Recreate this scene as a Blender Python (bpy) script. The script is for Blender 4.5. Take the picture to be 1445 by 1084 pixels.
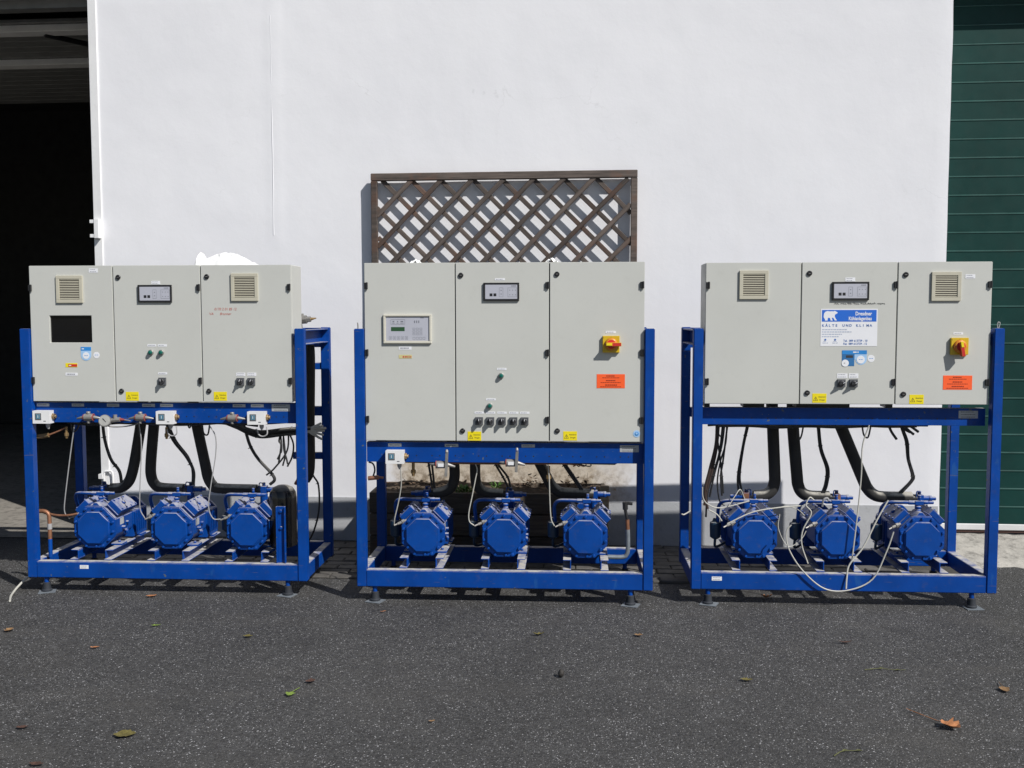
import bpy, bmesh, math, random
from mathutils import Vector, Matrix, noise
R = math.radians
random.seed(7)
for o in list(bpy.data.objects): bpy.data.objects.remove(o)
scene = bpy.context.scene
col = scene.collection

# ------------------------------------------------------------------ camera, sky, sun, exposure
cam_d = bpy.data.cameras.new('camera'); cam = bpy.data.objects.new('camera', cam_d); col.objects.link(cam)
cam_d.sensor_width = 36.0; cam_d.lens = 1405.0/1445.0*36.0; cam_d.clip_end = 500; cam_d.clip_start = 0.05
cam.location = (0, -5.6, 1.657)
cam.rotation_euler = (Matrix.Rotation(R(3.48), 4, 'Z') @ Matrix.Rotation(R(90-3.96), 4, 'X') @ Matrix.Rotation(R(-0.08), 4, 'Z')).to_euler()
scene.camera = cam
SUN = Vector((-1.16, 1.00, -1.42)).normalized()          # direction the light travels
world = bpy.data.worlds.new('World'); scene.world = world; world.use_nodes = True
wn = world.node_tree; bg = wn.nodes['Background']
sky = wn.nodes.new('ShaderNodeTexSky'); sky.sky_type = 'NISHITA'; sky.sun_disc = False
sky.sun_elevation = math.asin(-SUN.z); sky.sun_rotation = math.atan2(-SUN.x, -SUN.y)
sky.altitude = 300; sky.air_density = 1.0; sky.dust_density = 1.0; sky.ozone_density = 1.0
wn.links.new(sky.outputs[0], bg.inputs[0]); bg.inputs[1].default_value = 0.062
sd = bpy.data.lights.new('sun', 'SUN'); sd.energy = 4.95; sd.angle = R(0.53); sd.color = (1.0, 0.97, 0.93)
so = bpy.data.objects.new('sun', sd); col.objects.link(so); so.location = (6, -9, 11)
so.rotation_euler = SUN.to_track_quat('-Z', 'Y').to_euler()
vs = scene.view_settings; vs.view_transform = 'Standard'; vs.look = 'None'; vs.gamma = 1; vs.exposure = 0.0; vs.use_curve_mapping = False

# ------------------------------------------------------------------ materials
def mk(name):
    m = bpy.data.materials.new(name); m.use_nodes = True
    nt = m.node_tree
    return m, nt, nt.nodes['Principled BSDF']
def nd(nt, t, ins=None, **kw):
    n = nt.nodes.new(t)
    for k, v in kw.items(): setattr(n, k, v)
    for k, v in (ins or {}).items():
        if hasattr(v, 'is_output'): nt.links.new(v, n.inputs[k])
        else: n.inputs[k].default_value = v
    return n
def rgba(c): return (c[0], c[1], c[2], 1.0)
def pos(nt): return nd(nt, 'ShaderNodeNewGeometry').outputs['Position']
def noi(nt, vec, scale, detail=4, rough=0.6):
    return nd(nt, 'ShaderNodeTexNoise', {'Vector': vec, 'Scale': scale, 'Detail': detail, 'Roughness': rough}).outputs['Fac']
def ramp(nt, v, a, b, lo=0.0, hi=1.0):
    return nd(nt, 'ShaderNodeMapRange', {0: v, 1: a, 2: b, 3: lo, 4: hi}, clamp=True).outputs[0]
def mixc(nt, f, a, b, mode='MIX'):
    n = nd(nt, 'ShaderNodeMix', data_type='RGBA', blend_type=mode)
    for i, v in ((0, f), (6, a), (7, b)):
        if hasattr(v, 'is_output'): nt.links.new(v, n.inputs[i])
        else: n.inputs[i].default_value = v if i == 0 else rgba(v)
    return n.outputs[2]
def mth(nt, op, a, b=0.0):
    return nd(nt, 'ShaderNodeMath', {0: a, 1: b}, operation=op).outputs[0]
def bump(nt, bs, h, strength, dist):
    n = nd(nt, 'ShaderNodeBump', {'Strength': strength, 'Distance': dist, 'Height': h})
    nt.links.new(n.outputs[0], bs.inputs['Normal'])
def pmat(name, c, rough=0.5, metal=0.0, var=0.12, vs_=7.0, dust=0.0, dustlo=0.45, bmp=0.0, bs_=120.0, grime=0.0, spec=0.5, chips=None, streak=0.0):
    m, nt, b = mk(name); p = pos(nt)
    n1 = noi(nt, p, vs_)
    colr = mixc(nt, ramp(nt, n1, 0.3, 0.7), [x*(1-var) for x in c], [min(1, x*(1+var)) for x in c])
    if grime:
        g = noi(nt, p, 23.0, 6, 0.7)
        colr = mixc(nt, ramp(nt, g, 0.56, 0.74, 0, grime), colr, (0.10, 0.09, 0.075))
    if streak:
        q1 = noi(nt, nd(nt, 'ShaderNodeMapping', {'Vector': p, 'Scale': (26, 26, 1.1)}).outputs[0], 1.0, 5, 0.6)
        q2 = noi(nt, p, 1.7, 5, 0.6)
        colr = mixc(nt, mth(nt, 'MULTIPLY', ramp(nt, q1, 0.45, 0.75), ramp(nt, q2, 0.35, 0.7, 0.1, streak)), colr, (0.24, 0.22, 0.18))
        colr = mixc(nt, ramp(nt, noi(nt, p, 5.0, 6, 0.75), 0.55, 0.75, 0, streak), colr, (0.28, 0.26, 0.22))
    if chips:
        g = noi(nt, p, 38.0, 3, 0.55)
        colr = mixc(nt, ramp(nt, g, 0.70, 0.715), colr, chips)
        w2 = noi(nt, nd(nt, 'ShaderNodeMapping', {'Vector': p, 'Scale': (1, 1, 0.35)}).outputs[0], 13.0, 4, 0.6)
        colr = mixc(nt, ramp(nt, w2, 0.64, 0.72, 0, 0.55), colr, (0.02, 0.10, 0.30))
        sc = noi(nt, nd(nt, 'ShaderNodeMapping', {'Vector': p, 'Scale': (0.6, 1, 9.0)}).outputs[0], 16.0, 2, 0.5)
        colr = mixc(nt, ramp(nt, sc, 0.72, 0.735, 0, 0.6), colr, (0.14, 0.12, 0.10))
    if dust:
        nz = nd(nt, 'ShaderNodeSeparateXYZ', {0: nd(nt, 'ShaderNodeNewGeometry').outputs['Normal']}).outputs[2]
        f = ramp(nt, nz, dustlo, dustlo+0.32)
        g = ramp(nt, noi(nt, p, 17.0, 5, 0.7), 0.33, 0.56, 0.25, 1.0)
        f = mth(nt, 'MULTIPLY', mth(nt, 'MULTIPLY', f, g), dust)
        colr = mixc(nt, f, colr, (0.50, 0.475, 0.42))
        nt.links.new(ramp(nt, f, 0, 1, rough, 0.9), b.inputs['Roughness'])
    else:
        nt.links.new(ramp(nt, noi(nt, p, 11.0), 0.3, 0.7, max(0.02, rough-0.07), min(1, rough+0.07)), b.inputs['Roughness'])
    nt.links.new(colr, b.inputs['Base Color'])
    b.inputs['Metallic'].default_value = metal
    b.inputs['Specular IOR Level'].default_value = spec
    if bmp: bump(nt, b, noi(nt, p, bs_, 3), bmp, 0.002)
    return m
M = {}
M['blue'] = pmat('blue_frame_paint', (0.0012, 0.050, 0.275), 0.42, var=0.14, dust=0.95, dustlo=0.55, grime=0.22, spec=0.25, chips=(0.10, 0.12, 0.13))
M['cblue'] = pmat('blue_casting_paint', (0.0012, 0.053, 0.280), 0.42, var=0.14, dust=0.62, dustlo=0.36, bmp=0.25, bs_=160, grime=0.28, spec=0.28)
M['cbolt'] = pmat('blue_bolt_paint', (0.0012, 0.053, 0.280), 0.40, var=0.2, grime=0.3, spec=0.3)
M['cab'] = pmat('cabinet_grey_paint', (0.540, 0.546, 0.512), 0.40, var=0.03, vs_=2.0, grime=0.05, bmp=0.05, bs_=9)
M['cabin'] = pmat('cabinet_seam_dark', (0.05, 0.05, 0.05), 0.6)
M['beige'] = pmat('beige_plastic', (0.50, 0.475, 0.38), 0.5, var=0.05)
M['ventgap'] = pmat('vent_gap_dark', (0.022, 0.012, 0.010), 0.7)
M['cream'] = pmat('cream_plastic', (0.60, 0.58, 0.50), 0.45, var=0.04)
M['white'] = pmat('white_plastic', (0.76, 0.76, 0.76), 0.4, var=0.04, grime=0.10)
M['lbl'] = pmat('white_label', (0.78, 0.79, 0.82), 0.45, var=0.02)
M['ltext'] = pmat('label_print_grey', (0.25, 0.26, 0.30), 0.5)
M['foil'] = pmat('grey_foil_label', (0.40, 0.42, 0.44), 0.35, var=0.10)
M['yel'] = pmat('yellow_label', (0.80, 0.66, 0.01), 0.45, var=0.04)
M['orange'] = pmat('orange_label', (0.95, 0.12, 0.025), 0.5, var=0.04)
M['otext'] = pmat('orange_label_print', (0.30, 0.03, 0.01), 0.5)
M['black'] = pmat('black_plastic', (0.018, 0.018, 0.02), 0.4)
M['pane'] = pmat('black_glass', (0.006, 0.006, 0.007), 0.12, spec=0.35)
M['dgrey'] = pmat('dark_grey_plastic', (0.10, 0.105, 0.115), 0.45)
M['panel'] = pmat('panel_face', (0.45, 0.46, 0.52), 0.4, var=0.03)
M['pline'] = pmat('panel_print', (0.20, 0.21, 0.24), 0.5)
M['lcd'] = pmat('green_lcd', (0.03, 0.09, 0.04), 0.2)
M['red'] = pmat('red_plastic', (0.55, 0.03, 0.025), 0.35)
M['redring'] = pmat('faded_red_ring', (0.28, 0.045, 0.035), 0.6, grime=0.4)
M['dial'] = pmat('dusty_gauge_dial', (0.36, 0.36, 0.34), 0.5, grime=0.3)
M['swblue'] = pmat('pressure_switch_window', (0.08, 0.20, 0.28), 0.25)
M['yplate'] = pmat('yellow_switch_plate', (0.62, 0.42, 0.015), 0.4, grime=0.15)
M['glamp'] = pmat('green_lamp', (0.005, 0.11, 0.085), 0.15)
M['sblue'] = pmat('sticker_blue', (0.03, 0.24, 0.62), 0.4)
M['slight'] = pmat('sticker_light_blue', (0.35, 0.55, 0.80), 0.4)
M['sdark'] = pmat('sticker_dark_blue', (0.03, 0.15, 0.36), 0.4)
M['pblue'] = pmat('poster_blue', (0.02, 0.14, 0.60), 0.4, var=0.02)
M['ptext'] = pmat('poster_print_blue', (0.07, 0.16, 0.42), 0.5)
M['ptextl'] = pmat('poster_fine_print', (0.42, 0.47, 0.58), 0.5)
M['marker'] = pmat('red_marker', (0.50, 0.08, 0.05), 0.6)
M['bmarker'] = pmat('black_marker', (0.03, 0.03, 0.035), 0.6)
M['rubber'] = pmat('black_pipe_insulation', (0.022, 0.021, 0.020), 0.75, var=0.3, dust=0.75, dustlo=0.25, bmp=0.5, bs_=70)
M['cblack'] = pmat('black_cable', (0.018, 0.018, 0.019), 0.5, dust=0.35)
M['cwhite'] = pmat('white_cable', (0.50, 0.49, 0.44), 0.5, var=0.06, grime=0.15)
M['cgrey'] = pmat('grey_cable', (0.34, 0.34, 0.345), 0.5, var=0.08)
M['steel'] = pmat('dull_steel', (0.30, 0.29, 0.275), 0.5, 0.45, var=0.2, vs_=20, grime=0.4)
M['zinc'] = pmat('galvanised_steel', (0.24, 0.27, 0.30), 0.5, 0.4, var=0.2, vs_=20, grime=0.3)
M['brass'] = pmat('tarnished_brass', (0.30, 0.20, 0.09), 0.5, 0.6, var=0.25, vs_=30, grime=0.4)
M['copper'] = pmat('tarnished_copper', (0.34, 0.16, 0.09), 0.5, 0.6, var=0.3, vs_=25, grime=0.3)
M['pod'] = pmat('dark_blue_canister', (0.010, 0.035, 0.07), 0.45, dust=0.5, dustlo=0.6)
M['rubberfoot'] = pmat('dusty_rubber_foot', (0.022, 0.026, 0.034), 0.7)
M['tank'] = pmat('black_tank_paint', (0.012, 0.011, 0.010), 0.22, dust=0.5, dustlo=0.5, spec=0.6)
M['green'] = pmat('green_door_paint', (0.0045, 0.036, 0.031), 0.5, var=0.15, vs_=4, grime=0.05, spec=0.22)
M['greenedge'] = pmat('green_door_edge_highlight', (0.015, 0.068, 0.058), 0.5, var=0.3, vs_=6)  # lighter green paints the sunlit highlight line onto each panel ridge
M['doorseal'] = pmat('dark_red_seal', (0.06, 0.025, 0.02), 0.6)
M['alu'] = pmat('pale_aluminium', (0.62, 0.62, 0.62), 0.5, 0.0, var=0.06)
M['dbar'] = pmat('white_door_bar', (0.85, 0.84, 0.80), 0.5, var=0.06)
M['dark'] = pmat('dark_interior', (0.045, 0.045, 0.044), 0.8, var=0.2)  # near-black grey for inner walls, ceiling, roof and track
M['dpanel'] = pmat('raised_door_board', (0.20, 0.20, 0.19), 0.6, var=0.15)
M['soil'] = pmat('dry_soil', (0.075, 0.055, 0.038), 0.95, var=0.45, vs_=30, bmp=1.0, bs_=60)
M['weed'] = pmat('weed_green', (0.07, 0.16, 0.025), 0.6, var=0.4, vs_=60)
M['deadleaf'] = pmat('dead_leaf_brown', (0.10, 0.065, 0.04), 0.8, var=0.5, vs_=50)
M['l_tan'] = pmat('leaf_tan', (0.22, 0.13, 0.06), 0.7, var=0.35, vs_=60)
M['l_orange'] = pmat('leaf_orange_brown', (0.40, 0.17, 0.07), 0.65, var=0.35, vs_=50)
M['stalk'] = pmat('dull_stalk_green', (0.095, 0.10, 0.035), 0.7, var=0.3, vs_=60)
M['l_green'] = pmat('leaf_fresh_green', (0.17, 0.25, 0.04), 0.6, var=0.3, vs_=60)
M['l_dark'] = pmat('leaf_dark_brown', (0.07, 0.035, 0.025), 0.8, var=0.35, vs_=60)
M['l_olive'] = pmat('leaf_olive', (0.13, 0.11, 0.03), 0.7, var=0.35, vs_=60)
M['stone'] = pmat('dark_stone', (0.03, 0.027, 0.024), 0.8, var=0.3, vs_=60)
M['paver'] = pmat('dark_paver', (0.085, 0.08, 0.074), 0.85, var=0.35, vs_=9, bmp=0.6, bs_=90)
M['joint'] = pmat('paver_joint_sand', (0.05, 0.046, 0.04), 0.95, var=0.3, vs_=40)

def wood(name, c):
    m, nt, b = mk(name); p = nd(nt, 'ShaderNodeTexCoord').outputs['Object']
    mp = nd(nt, 'ShaderNodeMapping', {'Vector': p, 'Scale': (4, 60, 60)}).outputs[0]
    g = noi(nt, mp, 1.0, 6, 0.65); big = noi(nt, pos(nt), 5.0)
    c1 = mixc(nt, ramp(nt, g, 0.3, 0.7), [x*0.45 for x in c], [x*1.5 for x in c])
    c2 = mixc(nt, ramp(nt, big, 0.52, 0.68, 0, 0.7), c1, (c[0]*1.5, c[1]*0.95, c[2]*0.7))
    rv = nd(nt, 'ShaderNodeObjectInfo').outputs['Random']
    vm = nd(nt, 'ShaderNodeVectorMath', {0: c2}, operation='SCALE'); nt.links.new(ramp(nt, rv, 0, 1, 0.75, 1.6), vm.inputs['Scale']); c2 = vm.outputs[0]
    nt.links.new(c2, b.inputs['Base Color']); b.inputs['Roughness'].default_value = 0.75
    bump(nt, b, g, 0.5, 0.003); return m
M['wood'] = wood('weathered_trellis_wood', (0.066, 0.052, 0.044))
M['wood2'] = wood('weathered_planter_wood', (0.075, 0.060, 0.045))
M['woodpale'] = wood('pale_post_wood', (0.26, 0.21, 0.14))

def stucco():
    m, nt, b = mk('white_stucco'); p = pos(nt); s = nd(nt, 'ShaderNodeSeparateXYZ', {0: p}).outputs
    base = mixc(nt, ramp(nt, noi(nt, p, 1.1, 5), 0.3, 0.7), (0.755, 0.758, 0.785), (0.80, 0.802, 0.825))
    sp = ramp(nt, noi(nt, p, 26.0, 4, 0.7), 0.66, 0.80, 0, 0.25)
    base = mixc(nt, sp, base, (0.52, 0.52, 0.52))
    stv = noi(nt, nd(nt, 'ShaderNodeMapping', {'Vector': p, 'Scale': (9, 9, 0.5)}).outputs[0], 1.0, 5, 0.6)
    base = mixc(nt, mth(nt, 'MULTIPLY', ramp(nt, stv, 0.5, 0.75), ramp(nt, noi(nt, p, 0.7, 3), 0.4, 0.7, 0, 0.10)), base, (0.60, 0.59, 0.57))
    ck = nd(nt, 'ShaderNodeTexVoronoi', {'Vector': nd(nt, 'ShaderNodeVectorMath', {0: p, 1: nd(nt, 'ShaderNodeTexNoise', {'Vector': p, 'Scale': 3.0, 'Detail': 5.0}).outputs['Color']}, operation='ADD').outputs[0], 'Scale': 0.55}, feature='DISTANCE_TO_EDGE').outputs['Distance']
    base = mixc(nt, mth(nt, 'MULTIPLY', ramp(nt, ck, 0.0035, 0.001), ramp(nt, noi(nt, p, 1.3, 3), 0.52, 0.62, 0, 0.18)), base, (0.42, 0.42, 0.42))
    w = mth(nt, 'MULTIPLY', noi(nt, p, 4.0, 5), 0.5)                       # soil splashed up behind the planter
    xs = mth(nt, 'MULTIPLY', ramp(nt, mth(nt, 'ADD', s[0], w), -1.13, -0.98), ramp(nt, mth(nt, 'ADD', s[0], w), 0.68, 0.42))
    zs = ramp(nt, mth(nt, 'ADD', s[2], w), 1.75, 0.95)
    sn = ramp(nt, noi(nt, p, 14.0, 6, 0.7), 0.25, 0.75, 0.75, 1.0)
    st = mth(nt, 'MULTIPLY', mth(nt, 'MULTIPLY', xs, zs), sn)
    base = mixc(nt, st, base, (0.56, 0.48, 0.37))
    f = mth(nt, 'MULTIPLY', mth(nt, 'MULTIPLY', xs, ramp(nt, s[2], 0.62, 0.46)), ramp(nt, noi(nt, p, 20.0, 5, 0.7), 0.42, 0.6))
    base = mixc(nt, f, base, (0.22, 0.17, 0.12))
    nt.links.new(base, b.inputs['Base Color']); b.inputs['Roughness'].default_value = 0.9
    b.inputs['Specular IOR Level'].default_value = 0.2
    h = mth(nt, 'ADD', mth(nt, 'MULTIPLY', noi(nt, p, 55.0, 5, 0.6), 0.35), mth(nt, 'ADD', mth(nt, 'MULTIPLY', noi(nt, p, 9.0, 4), 1.0), mth(nt, 'MULTIPLY', noi(nt, p, 2.2, 3), 2.0)))
    bump(nt, b, h, 0.20, 0.006); return m
M['stucco'] = stucco()
M['plinth'] = pmat('grey_plinth_paint', (0.42, 0.43, 0.445), 0.8, var=0.10, vs_=3, bmp=0.7, bs_=60, grime=0.25)

def asphalt():
    m, nt, b = mk('asphalt'); p = pos(nt)
    v = nd(nt, 'ShaderNodeTexVoronoi', {'Vector': p, 'Scale': 115.0})
    v2 = nd(nt, 'ShaderNodeTexVoronoi', {'Vector': p, 'Scale': 230.0})
    rnd = nd(nt, 'ShaderNodeSeparateColor', {0: v.outputs['Color']}).outputs
    rnd2 = nd(nt, 'ShaderNodeSeparateColor', {0: v2.outputs['Color']}).outputs
    big = noi(nt, p, 0.9, 4); mid = noi(nt, p, 7.0, 4)
    c = mixc(nt, ramp(nt, rnd[0], 0, 1), (0.018, 0.018, 0.018), (0.082, 0.081, 0.079))
    c = mixc(nt, ramp(nt, rnd2[1], 0.0, 1.0, 0, 0.6), c, (0.045, 0.044, 0.042))
    dens = ramp(nt, noi(nt, p, 2.3, 5, 0.65), 0.3, 0.7, 0.0, 0.075)
    sel = mth(nt, 'MULTIPLY', ramp(nt, mth(nt, 'ADD', rnd[1], dens), 0.935, 0.965), ramp(nt, v.outputs['Distance'], 0.45, 0.30))
    c = mixc(nt, sel, c, mixc(nt, rnd[2], (0.15, 0.145, 0.13), (0.44, 0.44, 0.45)))
    sel2 = mth(nt, 'MULTIPLY', ramp(nt, mth(nt, 'ADD', rnd2[0], dens), 0.985, 0.998), ramp(nt, v2.outputs['Distance'], 0.5, 0.3))
    c = mixc(nt, sel2, c, (0.50, 0.50, 0.51))
    c = mixc(nt, ramp(nt, rnd2[2], 0.5, 1.0, 0, 0.35), c, mixc(nt, rnd[0], (0.075, 0.06, 0.045), (0.05, 0.055, 0.075)))
    oil = noi(nt, p, 1.6, 6, 0.7)
    c = mixc(nt, ramp(nt, oil, 0.60, 0.72, 0, 0.55), c, (0.022, 0.021, 0.02))
    dst = noi(nt, nd(nt, 'ShaderNodeMapping', {'Vector': p, 'Scale': (0.8, 1.6, 1), 'Location': (4, 9, 0)}).outputs[0], 1.1, 6, 0.65)
    c = mixc(nt, ramp(nt, dst, 0.52, 0.72, 0, 0.45), c, (0.085, 0.08, 0.072))
    sh = mth(nt, 'MULTIPLY', ramp(nt, big, 0.3, 0.7, 0.84, 1.14), ramp(nt, mid, 0.3, 0.7, 0.92, 1.08))
    vm = nd(nt, 'ShaderNodeVectorMath', {0: c}, operation='SCALE'); nt.links.new(sh, vm.inputs['Scale'])
    nt.links.new(vm.outputs[0], b.inputs['Base Color'])
    nt.links.new(ramp(nt, rnd[0], 0, 1, 0.55, 0.9), b.inputs['Roughness'])
    h = mth(nt, 'ADD', mth(nt, 'MULTIPLY', v.outputs['Distance'], -1.0), mth(nt, 'ADD', mth(nt, 'MULTIPLY', rnd[0], 0.7), mth(nt, 'MULTIPLY', v2.outputs['Distance'], -0.4)))
    bump(nt, b, h, 0.75, 0.004); return m
M['asphalt'] = asphalt()
def concrete(name, c, rough=0.9):
    m, nt, b = mk(name); p = pos(nt)
    n = noi(nt, p, 3.0, 6, 0.65); f = noi(nt, p, 60.0, 4, 0.7); sp = noi(nt, p, 14.0, 5, 0.7)
    k = mixc(nt, ramp(nt, n, 0.3, 0.7), [x*0.72 for x in c], [x*1.15 for x in c])
    k = mixc(nt, ramp(nt, sp, 0.50, 0.64, 0, 0.75), k, [x*0.33 for x in c])
    k = mixc(nt, ramp(nt, f, 0.35, 0.65, 0, 0.3), k, [x*0.6 for x in c])
    nt.links.new(k, b.inputs['Base Color']); b.inputs['Roughness'].default_value = rough
    bump(nt, b, mth(nt, 'ADD', f, mth(nt, 'MULTIPLY', sp, 2.0)), 0.6, 0.006); return m
M['concrete'] = concrete('pale_worn_concrete', (0.42, 0.40, 0.36))
M['floorc'] = concrete('garage_floor_concrete', (0.26, 0.24, 0.21))
def bagm():
    m, nt, b = mk('white_plastic_bag')
    b.inputs['Base Color'].default_value = (0.82, 0.82, 0.81, 1); b.inputs['Roughness'].default_value = 0.35
    b.inputs['Transmission Weight'].default_value = 0.0
    bump(nt, b, noi(nt, pos(nt), 30.0, 4), 0.4, 0.01); return m
M['bag'] = bagm()

# ------------------------------------------------------------------ mesh helpers
def catmull(pts, k=6):
    P = [Vector(p) for p in pts]
    if len(P) < 3: return P
    out = []
    for i in range(len(P)-1):
        a = P[i-1] if i else P[0]*2-P[1]; b, c = P[i], P[i+1]
        d = P[i+2] if i+2 < len(P) else P[-1]*2-P[-2]
        for j in range(k):
            t = j/k
            out.append(0.5*((2*b)+(c-a)*t+(2*a-5*b+4*c-d)*t*t+(3*b-a-3*c+d)*t**3))
    out.append(P[-1]); return out
_txt = {}
def text_geo(s, size, align='LEFT', bold=0.0):
    key = (s, size, align, bold)
    if key not in _txt:
        cu = bpy.data.curves.new('t', 'FONT'); cu.body = s; cu.size = size; cu.align_x = align; cu.resolution_u = 3; cu.offset = bold*size
        ob = bpy.data.objects.new('t', cu); col.objects.link(ob); bpy.context.view_layer.update()
        me = bpy.data.meshes.new_from_object(ob)
        _txt[key] = ([v.co.copy() for v in me.vertices], [list(p.vertices) for p in me.polygons])
        bpy.data.objects.remove(ob); bpy.data.curves.remove(cu); bpy.data.meshes.remove(me)
    return _txt[key]
class MB:
    def __init__(s): s.v = []; s.f = []; s.m = []
    def add(s, vs_, fs, m=0):
        k = len(s.v); s.v += [tuple(v) for v in vs_]
        for f in fs: s.f.append([i+k for i in f]); s.m.append(m)
        return s
    def box(s, x0, x1, y0, y1, z0, z1, m=0):
        v = [(x0,y0,z0),(x1,y0,z0),(x1,y1,z0),(x0,y1,z0),(x0,y0,z1),(x1,y0,z1),(x1,y1,z1),(x0,y1,z1)]
        return s.add(v, [(0,3,2,1),(4,5,6,7),(0,1,5,4),(1,2,6,5),(2,3,7,6),(3,0,4,7)], m)
    def rbox(s, c, size, rot, m=0):
        c = Vector(c); hx, hy, hz = [q/2 for q in size]
        v = [c + rot @ Vector((sx*hx, sy*hy, sz*hz)) for sx, sy, sz in ((-1,-1,-1),(1,-1,-1),(1,1,-1),(-1,1,-1),(-1,-1,1),(1,-1,1),(1,1,1),(-1,1,1))]
        return s.add(v, [(0,3,2,1),(4,5,6,7),(0,1,5,4),(1,2,6,5),(2,3,7,6),(3,0,4,7)], m)
    def cyl(s, p0, p1, r0, r1=None, n=14, m=0, ph=0.0):
        p0, p1 = Vector(p0), Vector(p1); r1 = r0 if r1 is None else r1
        d = (p1-p0).normalized(); a = d.orthogonal().normalized(); b = d.cross(a)
        v = []
        for p, r in ((p0, r0), (p1, r1)):
            for i in range(n):
                t = 2*math.pi*i/n+ph; v.append(p + a*(r*math.cos(t)) + b*(r*math.sin(t)))
        f = [(i, (i+1) % n, n+(i+1) % n, n+i) for i in range(n)] + [tuple(range(n-1, -1, -1)), tuple(range(n, 2*n))]
        return s.add(v, f, m)
    def lathe(s, p0, axis, prof, n=20, m=0):      # prof: list of (distance along axis, radius)
        p0 = Vector(p0); d = Vector(axis).normalized(); a = d.orthogonal().normalized(); b = d.cross(a); v = []
        for h, r in prof:
            for i in range(n):
                t = 2*math.pi*i/n; v.append(p0 + d*h + a*(r*math.cos(t)) + b*(r*math.sin(t)))
        f = []
        for k in range(len(prof)-1):
            for i in range(n): f.append((k*n+i, k*n+(i+1) % n, (k+1)*n+(i+1) % n, (k+1)*n+i))
        f += [tuple(range(n-1, -1, -1)), tuple(range((len(prof)-1)*n, len(prof)*n))]
        return s.add(v, f, m)
    def tube(s, pts, r, n=8, m=0, k=6):
        P = catmull(pts, k); v = []; prev = None; N_ = len(P)
        for i, p in enumerate(P):
            t = (P[min(i+1, N_-1)]-P[max(i-1, 0)]).normalized()
            a = t.orthogonal().normalized() if prev is None else (prev - t*prev.dot(t)).normalized()
            prev = a; b = t.cross(a); rr = r[0]+(r[1]-r[0])*i/(N_-1) if isinstance(r, tuple) else r
            for j in range(n):
                q = 2*math.pi*j/n; v.append(p + a*(rr*math.cos(q)) + b*(rr*math.sin(q)))
        f = [(i*n+j, i*n+(j+1) % n, (i+1)*n+(j+1) % n, (i+1)*n+j) for i in range(N_-1) for j in range(n)]
        f += [tuple(range(n-1, -1, -1)), tuple(range((N_-1)*n, N_*n))]
        return s.add(v, f, m)
    def prism(s, poly, y0, y1, m=0):              # polygon in x,z extruded along y
        n = len(poly); v = [(x, y0, z) for x, z in poly]+[(x, y1, z) for x, z in poly]
        f = [(i, (i+1) % n, n+(i+1) % n, n+i) for i in range(n)]+[tuple(range(n-1, -1, -1)), tuple(range(n, 2*n))]
        return s.add(v, f, m)
    def oct(s, inr, y0, y1, cx=0, cz=0, m=0, inr1=None):
        q = inr/math.cos(math.pi/8); q1 = (inr1 or inr)/math.cos(math.pi/8); v = []
        for y, r in ((y0, q), (y1, q1)):
            for i in range(8):
                t = math.pi/8+i*math.pi/4; v.append((cx+r*math.cos(t), y, cz+r*math.sin(t)))
        f = [(i, (i+1) % 8, 8+(i+1) % 8, 8+i) for i in range(8)]+[tuple(range(7, -1, -1)), tuple(range(8, 16))]
        return s.add(v, f, m)
    def disc(s, x, y, z, r, m=0, n=20, t=0.0008): return s.cyl((x, y, z), (x, y-t, z), r, n=n, m=m)
    def text(s, st, x, y, z, size, m=0, align='LEFT', sx=1.0, shear=0.0, bold=0.0):
        v, f = text_geo(st, size, align, bold)
        return s.add([(x+(p.x+p.y*shear)*sx, y, z+p.y) for p in v], f, m)
    def words(s, x0, x1, y, z, h, m, rng, wmin=0.006, wmax=0.02, gap=0.004):
        x = x0
        while x < x1-wmin:
            w = min(rng.uniform(wmin, wmax), x1-x)
            s.add([(x, y, z), (x+w, y, z), (x+w, y, z+h), (x, y, z+h)], [(0, 1, 2, 3)], m); x += w+gap
        return s
    def build(s, name, mats, parent=None, bevel=0.0, seg=1, ang=35, loc=None, flat=False):
        me = bpy.data.meshes.new(name); me.from_pydata(s.v, [], s.f)
        for mt in (mats if isinstance(mats, (list, tuple)) else [mats]): me.materials.append(M[mt] if isinstance(mt, str) else mt)
        me.polygons.foreach_set('material_index', s.m)
        bm = bmesh.new(); bm.from_mesh(me); bmesh.ops.recalc_face_normals(bm, faces=bm.faces)
        if bevel:
            es = [e for e in bm.edges if len(e.link_faces) == 2 and e.calc_face_angle(0) > R(30)]
            bmesh.ops.bevel(bm, geom=es, offset=bevel, segments=seg, affect='EDGES', clamp_overlap=True)
        bm.to_mesh(me); bm.free()
        if not flat:
            me.polygons.foreach_set('use_smooth', [True]*len(me.polygons)); me.set_sharp_from_angle(angle=R(ang))
        o = bpy.data.objects.new(name, me); col.objects.link(o)
        if parent: o.parent = parent
        if loc: o.location = loc
        return o
def tag(o, label, cat, group=None):
    o['label'] = label; o['category'] = cat
    if group: o['group'] = group
    return o
def empty(name, loc):
    o = bpy.data.objects.new(name, None); col.objects.link(o); o.location = loc; o.empty_display_size = 0.2; return o
def link_copy(src, parent, loc=None):
    c = src.copy(); col.objects.link(c); c.parent = parent
    if loc is not None: c.location = loc
    return c

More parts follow.
